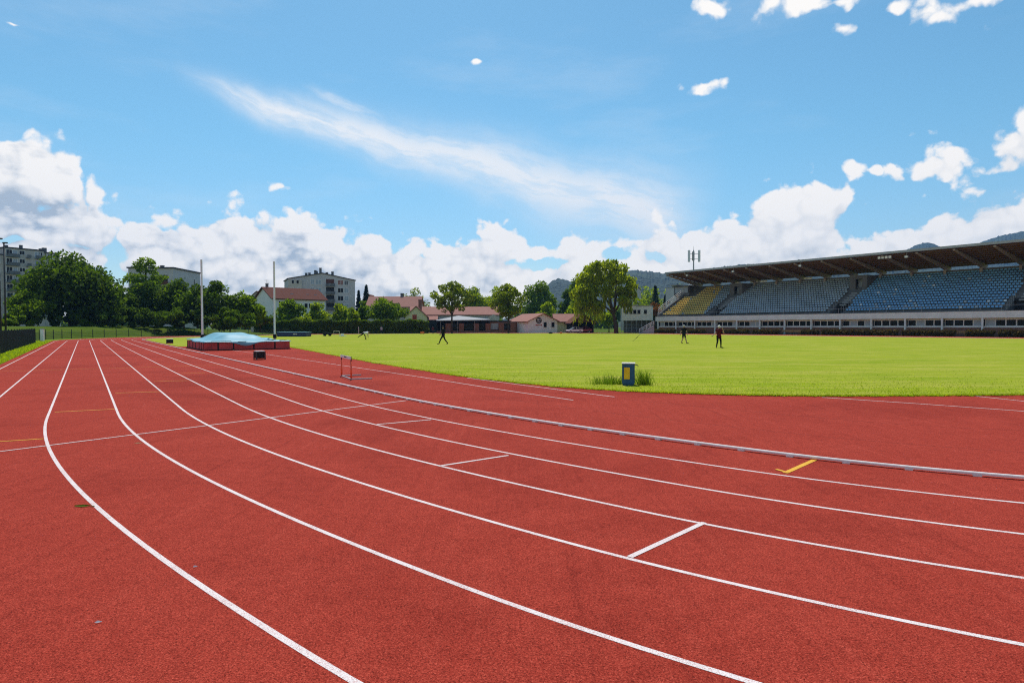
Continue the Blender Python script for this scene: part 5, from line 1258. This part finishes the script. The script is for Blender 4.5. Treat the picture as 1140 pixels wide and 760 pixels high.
# ------------------------------------------------------------------ air
ZT = 420; b = MB(); b.box(-2000, 3400, -200, 2900, -1.2, ZT)
hz = b.build('haze', bpy.data.materials.new('haze_air')); tag(hz, 'thin pale summer haze', 'haze', kind='stuff')
m = hz.data.materials[0]; tt = nt(m); tt.nodes.remove(tt.nodes['Principled BSDF']); pv = node(tt, 'ShaderNodeVolumePrincipled')
pv.inputs['Color'].default_value = (0.24, 0.52, 0.95, 1); pv.inputs['Density'].default_value = 0.00011; pv.inputs['Anisotropy'].default_value = 0.2
tt.links.new(pv.outputs[0], tt.nodes['Material Output'].inputs['Volume'])

# ------------------------------------------------------------------ light and sky
SUN_AZ, SUN_EL = R(-10), R(61)
ld = bpy.data.lights.new('sun', 'SUN'); ld.energy = 4.4; ld.angle = R(0.53); ld.color = (1.0, 0.95, 0.87)
so = bpy.data.objects.new('sun', ld); col.objects.link(so)
sd = Vector((math.sin(SUN_AZ) * math.cos(SUN_EL), math.cos(SUN_AZ) * math.cos(SUN_EL), math.sin(SUN_EL)))
so.rotation_euler = sd.to_track_quat('Z', 'Y').to_euler(); so.location = (0, 0, 300)

w = bpy.data.worlds.new('World'); sc.world = w; w.use_nodes = True; t = w.node_tree; t.nodes.clear()
def mth(t, op, a, b=None, c=None, clamp=False):
    n = node(t, 'ShaderNodeMath', operation=op); n.use_clamp = clamp
    for i, v in enumerate((a, b, c)):
        if v is None: continue
        if isinstance(v, bpy.types.NodeSocket): t.links.new(v, n.inputs[i])
        else: n.inputs[i].default_value = v
    return n.outputs[0]
def vmth(t, op, a, b=None, scale=None):
    n = node(t, 'ShaderNodeVectorMath', operation=op)
    for i, v in enumerate((a, b)):
        if v is None: continue
        if isinstance(v, bpy.types.NodeSocket): t.links.new(v, n.inputs[i])
        else: n.inputs[i].default_value = v
    if scale is not None: n.inputs['Scale'].default_value = scale
    return n.outputs['Value' if op in ('LENGTH', 'DOT_PRODUCT', 'DISTANCE') else 'Vector']
def sm(t, v, lo, hi):
    n = node(t, 'ShaderNodeMapRange', interpolation_type='SMOOTHSTEP'); t.links.new(v, n.inputs[0]); n.inputs[1].default_value = lo; n.inputs[2].default_value = hi; return n.outputs[0]
def azel(x, y):
    d = ray(x, y).normalized(); return math.atan2(d.x, d.y), math.asin(d.z)
tops = [(-260, 175), (-60, 150), (0, 146), (30, 140), (60, 150), (85, 172), (104, 187), (98, 205), (112, 226), (150, 238), (200, 240), (235, 232), (262, 224), (300, 240), (340, 231), (356, 240), (380, 252), (440, 264), (490, 263), (540, 247), (580, 256), (640, 264), (700, 258), (740, 242), (790, 240), (830, 232), (860, 206), (895, 187), (930, 198), (950, 226), (965, 240), (1010, 238), (1060, 218), (1110, 210), (1150, 203), (1300, 190)]
AZ0, AZ1, ELM = -.95, .95, .42
g = bpy.data.node_groups.new('cloud_density', 'ShaderNodeTree')
g.interface.new_socket('P', in_out='INPUT', socket_type='NodeSocketVector'); g.interface.new_socket('D', in_out='OUTPUT', socket_type='NodeSocketFloat'); g.interface.new_socket('B', in_out='OUTPUT', socket_type='NodeSocketFloat')
gi = node(g, 'NodeGroupInput'); go = node(g, 'NodeGroupOutput'); P = gi.outputs[0]
wn = node(g, 'ShaderNodeTexNoise', noise_dimensions='2D'); wn.inputs['Scale'].default_value = 14; wn.inputs['Detail'].default_value = 4; g.links.new(P, wn.inputs['Vector'])
Pw = vmth(g, 'ADD', P, vmth(g, 'SCALE', vmth(g, 'SUBTRACT', wn.outputs['Color'], (.5, .5, .5)), scale=.030))
sx = node(g, 'ShaderNodeSeparateXYZ'); g.links.new(Pw, sx.inputs[0])
fc = node(g, 'ShaderNodeFloatCurve'); cm = fc.mapping; cv_ = cm.curves[0]
pp = sorted(((azel(x, y)[0] - AZ0) / (AZ1 - AZ0), azel(x, y)[1] / ELM) for x, y in tops); pp = [(min(max(a, .001), .999), q) for a, q in pp]
cv_.points[0].location = (0, pp[0][1]); cv_.points[1].location = (1, pp[-1][1])
for a, q in pp: cv_.points.new(a, q)
cm.update()
g.links.new(mth(g, 'MULTIPLY_ADD', sx.outputs[0], 1 / (AZ1 - AZ0), -AZ0 / (AZ1 - AZ0)), fc.inputs['Value'])
bank = mth(g, 'MULTIPLY', mth(g, 'SUBTRACT', mth(g, 'MULTIPLY', fc.outputs[0], ELM), sx.outputs[1]), 26.0)
bank = mth(g, 'MINIMUM', bank, 1.25)
blobs = [(1057, 170, 42, 32), (1040, 183, 26, 14), (1128, 160, 36, 32), (1150, 150, 34, 34), (948, 188, 24, 15), (972, 190, 14, 6), (993, 188, 14, 15), (885, 4, 44, 14), (930, 0, 40, 12), (795, 6, 32, 15), (860, 10, 26, 12), (933, 32, 20, 16), (1030, 14, 26, 18), (1000, 10, 22, 13), (1042, 20, 22, 13), (1088, 2, 30, 9), (1110, 35, 20, 14), (316, 209, 17, 10), (784, 96, 26, 9), (533, 70, 12, 5), (16, 25, 14, 4)]
m_ = None
for x, y, rx, ry in blobs:
    a, e = azel(x, y); a2, _ = azel(x + rx, y); _, e2 = azel(x, y - ry)
    l = vmth(g, 'LENGTH', vmth(g, 'MULTIPLY', vmth(g, 'SUBTRACT', Pw, (a, e, 0)), (1 / (a2 - a), 1 / (e2 - e), 0)))
    m_ = l if m_ is None else mth(g, 'MINIMUM', m_, l)
bl = mth(g, 'MULTIPLY_ADD', m_, -1.15, 1.0)
base_ = mth(g, 'MAXIMUM', bank, bl)
hm = None
for x, y, rx, ry in ((124, 302, 34, 24), (135, 285, 24, 14), (596, 293, 38, 7), (700, 283, 26, 8), (945, 258, 22, 22), (735, 288, 24, 9), (30, 268, 60, 4)):
    a, e = azel(x, y); a2, _ = azel(x + rx, y); _, e2 = azel(x, y - ry)
    l = vmth(g, 'LENGTH', vmth(g, 'MULTIPLY', vmth(g, 'SUBTRACT', Pw, (a, e, 0)), (1 / (a2 - a), 1 / (e2 - e), 0)))
    hm = l if hm is None else mth(g, 'MINIMUM', hm, l)
base_ = mth(g, 'SUBTRACT', base_, mth(g, 'MULTIPLY', mth(g, 'MAXIMUM', mth(g, 'SUBTRACT', 1.5, hm), 0.0), 1.15))
base_ = mth(g, 'MAXIMUM', base_, -1.2)
n1 = node(g, 'ShaderNodeTexNoise', noise_dimensions='2D'); n1.inputs['Scale'].default_value = 11; n1.inputs['Detail'].default_value = 9; n1.inputs['Roughness'].default_value = .57
g.links.new(vmth(g, 'MULTIPLY', Pw, (1, 1.5, 1)), n1.inputs['Vector'])
vo = node(g, 'ShaderNodeTexVoronoi', voronoi_dimensions='2D', feature='SMOOTH_F1'); vo.inputs['Scale'].default_value = 30; vo.inputs['Smoothness'].default_value = .35
vo2 = node(g, 'ShaderNodeTexVoronoi', voronoi_dimensions='2D'); vo2.inputs['Scale'].default_value = 75; g.links.new(Pw, vo2.inputs['Vector'])
g.links.new(vmth(g, 'MULTIPLY', Pw, (1, 1.3, 1)), vo.inputs['Vector'])
dn = mth(g, 'ADD', base_, mth(g, 'MULTIPLY_ADD', n1.outputs['Fac'], 2.0, -1.0))
dn = mth(g, 'ADD', dn, mth(g, 'MULTIPLY_ADD', vo.outputs['Distance'], -1.0, .42))
n3 = node(g, 'ShaderNodeTexNoise', noise_dimensions='2D'); n3.inputs['Scale'].default_value = 38; n3.inputs['Detail'].default_value = 6; n3.inputs['Roughness'].default_value = .62
g.links.new(P, n3.inputs['Vector'])
dn = mth(g, 'ADD', dn, mth(g, 'MULTIPLY_ADD', n3.outputs['Fac'], .95, -.475))
dn = mth(g, 'ADD', dn, mth(g, 'MULTIPLY_ADD', vo2.outputs['Distance'], -.45, .20))
vo0 = node(g, 'ShaderNodeTexVoronoi', voronoi_dimensions='2D', feature='SMOOTH_F1'); vo0.inputs['Scale'].default_value = 15; vo0.inputs['Smoothness'].default_value = .25
g.links.new(vmth(g, 'MULTIPLY', Pw, (1, 1.4, 1)), vo0.inputs['Vector'])
dn = mth(g, 'ADD', dn, mth(g, 'MULTIPLY_ADD', vo0.outputs['Distance'], -.9, .34))
bil = mth(g, 'ADD', mth(g, 'MULTIPLY', vo0.outputs['Distance'], .45), mth(g, 'ADD', mth(g, 'MULTIPLY', vo.outputs['Distance'], .40), mth(g, 'MULTIPLY', vo2.outputs['Distance'], .30)))
g.links.new(dn, go.inputs[0]); g.links.new(mth(g, 'SUBTRACT', 1.0, bil), go.inputs[1])

tc = node(t, 'ShaderNodeTexCoord'); D = vmth(t, 'NORMALIZE', tc.outputs['Generated']); s3 = node(t, 'ShaderNodeSeparateXYZ'); t.links.new(D, s3.inputs[0])
az = mth(t, 'ARCTAN2', s3.outputs[0], s3.outputs[1]); el = mth(t, 'ARCSINE', s3.outputs[2])
cx = node(t, 'ShaderNodeCombineXYZ'); t.links.new(az, cx.inputs[0]); t.links.new(el, cx.inputs[1]); P = cx.outputs[0]
def cd(off):
    n = node(t, 'ShaderNodeGroup'); n.node_tree = g; t.links.new(vmth(t, 'ADD', P, off) if any(off) else P, n.inputs[0]); return n.outputs[0]
d0 = cd((0, 0, 0)); d1 = cd((.008, .018, 0)); d2 = cd((.015, .055, 0))
mask = sm(t, d0, .0, .36)
mask.node.inputs[2].default_value = .4; t.links.new(mth(t, 'MULTIPLY_ADD', el, 1.5, .20), mask.node.inputs[2])
rel = mth(t, 'ADD', mth(t, 'MULTIPLY', mth(t, 'SUBTRACT', d0, d1), .17), mth(t, 'MULTIPLY', mth(t, 'SUBTRACT', d0, d2), .15))
bil = d0.node.outputs[1]
thick = sm(t, d0, .5, 2.2)
gn = node(t, 'ShaderNodeTexNoise', noise_dimensions='2D'); gn.inputs['Scale'].default_value = 6.5; gn.inputs['Detail'].default_value = 6; gn.inputs['Roughness'].default_value = .6
t.links.new(vmth(t, 'MULTIPLY', P, (1, 2.4, 1)), gn.inputs['Vector'])
grey = mth(t, 'MULTIPLY', sm(t, gn.outputs['Fac'], .46, .68), mth(t, 'MULTIPLY_ADD', sm(t, az, .15, -.55), .34, .10))
grey = mth(t, 'MULTIPLY', grey, sm(t, d0, .25, .9))
lum = mth(t, 'SUBTRACT', mth(t, 'ADD', mth(t, 'SUBTRACT', mth(t, 'MULTIPLY_ADD', bil, .70, .40), mth(t, 'MULTIPLY', thick, .10)), rel), grey)
lum = mth(t, 'ADD', mth(t, 'MULTIPLY', lum, mth(t, 'SUBTRACT', 1.0, mth(t, 'MULTIPLY', sm(t, az, -.35, .15), .42))), mth(t, 'MULTIPLY', sm(t, az, -.35, .15), .40))
lum = mth(t, 'MINIMUM', mth(t, 'MAXIMUM', lum, .42), 1.06)
# clouds in the left of the view are thicker and greyer
ccol = node(t, 'ShaderNodeValToRGB'); e = ccol.color_ramp.elements; e[0].position = .42; e[0].color = (.42, .49, .57, 1); e[1].position = .98; e[1].color = (1.0, .965, .92, 1)
q = e.new(.70); q.color = (.78, .79, .80, 1); t.links.new(lum, ccol.inputs[0])
# cirrus streak
c0, c1 = azel(196, 84), azel(745, 240); L = math.hypot(c1[0] - c0[0], c1[1] - c0[1]); ca = math.atan2(c1[1] - c0[1], c1[0] - c0[0])
mp = node(t, 'ShaderNodeMapping', vector_type='TEXTURE'); mp.inputs['Location'].default_value = (c0[0], c0[1], 0); mp.inputs['Rotation'].default_value = (0, 0, ca); t.links.new(P, mp.inputs['Vector'])
wq = node(t, 'ShaderNodeTexNoise', noise_dimensions='2D'); wq.inputs['Scale'].default_value = 7; wq.inputs['Detail'].default_value = 5; t.links.new(mp.outputs[0], wq.inputs['Vector'])
mq = vmth(t, 'ADD', mp.outputs[0], vmth(t, 'SCALE', vmth(t, 'SUBTRACT', wq.outputs['Color'], (.5, .5, .5)), scale=.045))
sq = node(t, 'ShaderNodeSeparateXYZ'); t.links.new(mq, sq.inputs[0])
u = mth(t, 'DIVIDE', sq.outputs[0], L)
bow = mth(t, 'MULTIPLY', mth(t, 'MULTIPLY', u, mth(t, 'SUBTRACT', 1.0, u)), .045)
wid = mth(t, 'MULTIPLY_ADD', u, .042, .012)
v = mth(t, 'DIVIDE', mth(t, 'SUBTRACT', sq.outputs[1], bow), wid)
core = mth(t, 'POWER', 2.718, mth(t, 'MULTIPLY', mth(t, 'MULTIPLY', v, v), -.9))
ends = mth(t, 'MULTIPLY', sm(t, u, -.03, .16), mth(t, 'SUBTRACT', 1.0, sm(t, u, .97, 1.10)))
stn = node(t, 'ShaderNodeTexNoise', noise_dimensions='2D'); stn.inputs['Scale'].default_value = 1.0; stn.inputs['Detail'].default_value = 8; stn.inputs['Roughness'].default_value = .62
mr = node(t, 'ShaderNodeMapping'); mr.inputs['Rotation'].default_value = (0, 0, R(12)); mr.inputs['Scale'].default_value = (9, 42, 1); t.links.new(mq, mr.inputs['Vector']); t.links.new(mr.outputs[0], stn.inputs['Vector'])
fib = sm(t, stn.outputs['Fac'], .30, .72)
cir = mth(t, 'MULTIPLY', mth(t, 'MULTIPLY', core, ends), mth(t, 'MINIMUM', mth(t, 'MULTIPLY_ADD', fib, .62, mth(t, 'MULTIPLY_ADD', u, .15, .50)), .97))
# faint high veil, very thin
vn = node(t, 'ShaderNodeTexNoise', noise_dimensions='2D'); vn.inputs['Scale'].default_value = 3.0; vn.inputs['Detail'].default_value = 6; vn.inputs['Roughness'].default_value = .6
mv = node(t, 'ShaderNodeMapping'); mv.inputs['Rotation'].default_value = (0, 0, R(16)); mv.inputs['Scale'].default_value = (.8, 3.2, 1); t.links.new(P, mv.inputs['Vector']); t.links.new(mv.outputs[0], vn.inputs['Vector'])
veil = mth(t, 'MULTIPLY', sm(t, vn.outputs['Fac'], .48, .80), .14)
e0, e1 = azel(328, 90), azel(560, 188); L2 = math.hypot(e1[0] - e0[0], e1[1] - e0[1])
mp2 = node(t, 'ShaderNodeMapping', vector_type='TEXTURE'); mp2.inputs['Location'].default_value = (e0[0], e0[1], 0); mp2.inputs['Rotation'].default_value = (0, 0, math.atan2(e1[1] - e0[1], e1[0] - e0[0])); t.links.new(P, mp2.inputs['Vector'])
s2 = node(t, 'ShaderNodeSeparateXYZ'); t.links.new(vmth(t, 'ADD', mp2.outputs[0], vmth(t, 'SCALE', vmth(t, 'SUBTRACT', wq.outputs['Color'], (.5, .5, .5)), scale=.04)), s2.inputs[0])
u2 = mth(t, 'DIVIDE', s2.outputs[0], L2); v2 = mth(t, 'DIVIDE', s2.outputs[1], mth(t, 'MULTIPLY_ADD', u2, .012, .006))
br = mth(t, 'MULTIPLY', mth(t, 'POWER', 2.718, mth(t, 'MULTIPLY', mth(t, 'MULTIPLY', v2, v2), -1.0)), mth(t, 'MULTIPLY', sm(t, u2, -.02, .2), mth(t, 'SUBTRACT', 1.0, sm(t, u2, .7, 1.05))))
br = mth(t, 'MULTIPLY', br, mth(t, 'MULTIPLY_ADD', fib, .5, .12))
cir = mth(t, 'MAXIMUM', mth(t, 'MAXIMUM', cir, br), veil)
sky = node(t, 'ShaderNodeTexSky', sky_type='NISHITA'); sky.sun_disc = False; sky.sun_elevation = SUN_EL; sky.sun_rotation = SUN_AZ; sky.altitude = 300; sky.air_density = 1.0; sky.dust_density = .6; sky.ozone_density = 2.0
b1 = node(t, 'ShaderNodeBackground'); b1.inputs['Strength'].default_value = .13
t.links.new(mixc(t, sky.outputs[0], mixc(t, (.80, .94, .97), (.65, 1.03, 1.02), sm(t, el, .02, .30)), 1.0, 'MULTIPLY'), b1.inputs['Color'])
b2 = node(t, 'ShaderNodeBackground'); b2.inputs['Strength'].default_value = 1.0; b2.inputs['Color'].default_value = (.90, .93, .96, 1)
b3 = node(t, 'ShaderNodeBackground'); b3.inputs['Strength'].default_value = 1.07; t.links.new(ccol.outputs[0], b3.inputs['Color'])
x1 = node(t, 'ShaderNodeMixShader'); t.links.new(cir, x1.inputs[0]); t.links.new(b1.outputs[0], x1.inputs[1]); t.links.new(b2.outputs[0], x1.inputs[2])
x2 = node(t, 'ShaderNodeMixShader'); t.links.new(mask, x2.inputs[0]); t.links.new(x1.outputs[0], x2.inputs[1]); t.links.new(b3.outputs[0], x2.inputs[2])
w.cycles.sampling_method = 'MANUAL'; w.cycles.sample_map_resolution = 512
wo = node(t, 'ShaderNodeOutputWorld'); t.links.new(x2.outputs[0], wo.inputs['Surface'])

# ------------------------------------------------------------------ camera
cd_ = bpy.data.cameras.new('camera'); cam = bpy.data.objects.new('camera', cd_); col.objects.link(cam); sc.camera = cam
cd_.sensor_width = 36; cd_.lens = FPX / 1140 * 36; cd_.clip_end = 20000; cd_.clip_start = .05
fwd = Vector((0, math.cos(PITCH), -math.sin(PITCH))); upv = Vector((0, math.sin(PITCH), math.cos(PITCH))); rt = Vector((1, 0, 0))
c, s = math.cos(ROLL), math.sin(ROLL)
X = rt * c + upv * s; Y = rt * -s + upv * c
mw = Matrix((X, Y, -fwd)).transposed().to_4x4(); mw.translation = (0, 0, HC); cam.matrix_world = mw
sc.view_settings.view_transform = 'Standard'; sc.view_settings.look = 'None'; sc.view_settings.exposure = 0.0; sc.view_settings.gamma = 1.0
sc.render.engine = 'CYCLES'; sc.cycles.use_denoising = False; sc.cycles.filter_width = 1.15; sc.cycles.use_adaptive_sampling = False; sc.cycles.volume_bounces = 0; sc.cycles.max_bounces = 6; sc.cycles.transparent_max_bounces = 4
sc.cycles.caustics_reflective = False; sc.cycles.caustics_refractive = False
sc.render.resolution_x = 1024; sc.render.resolution_y = 682
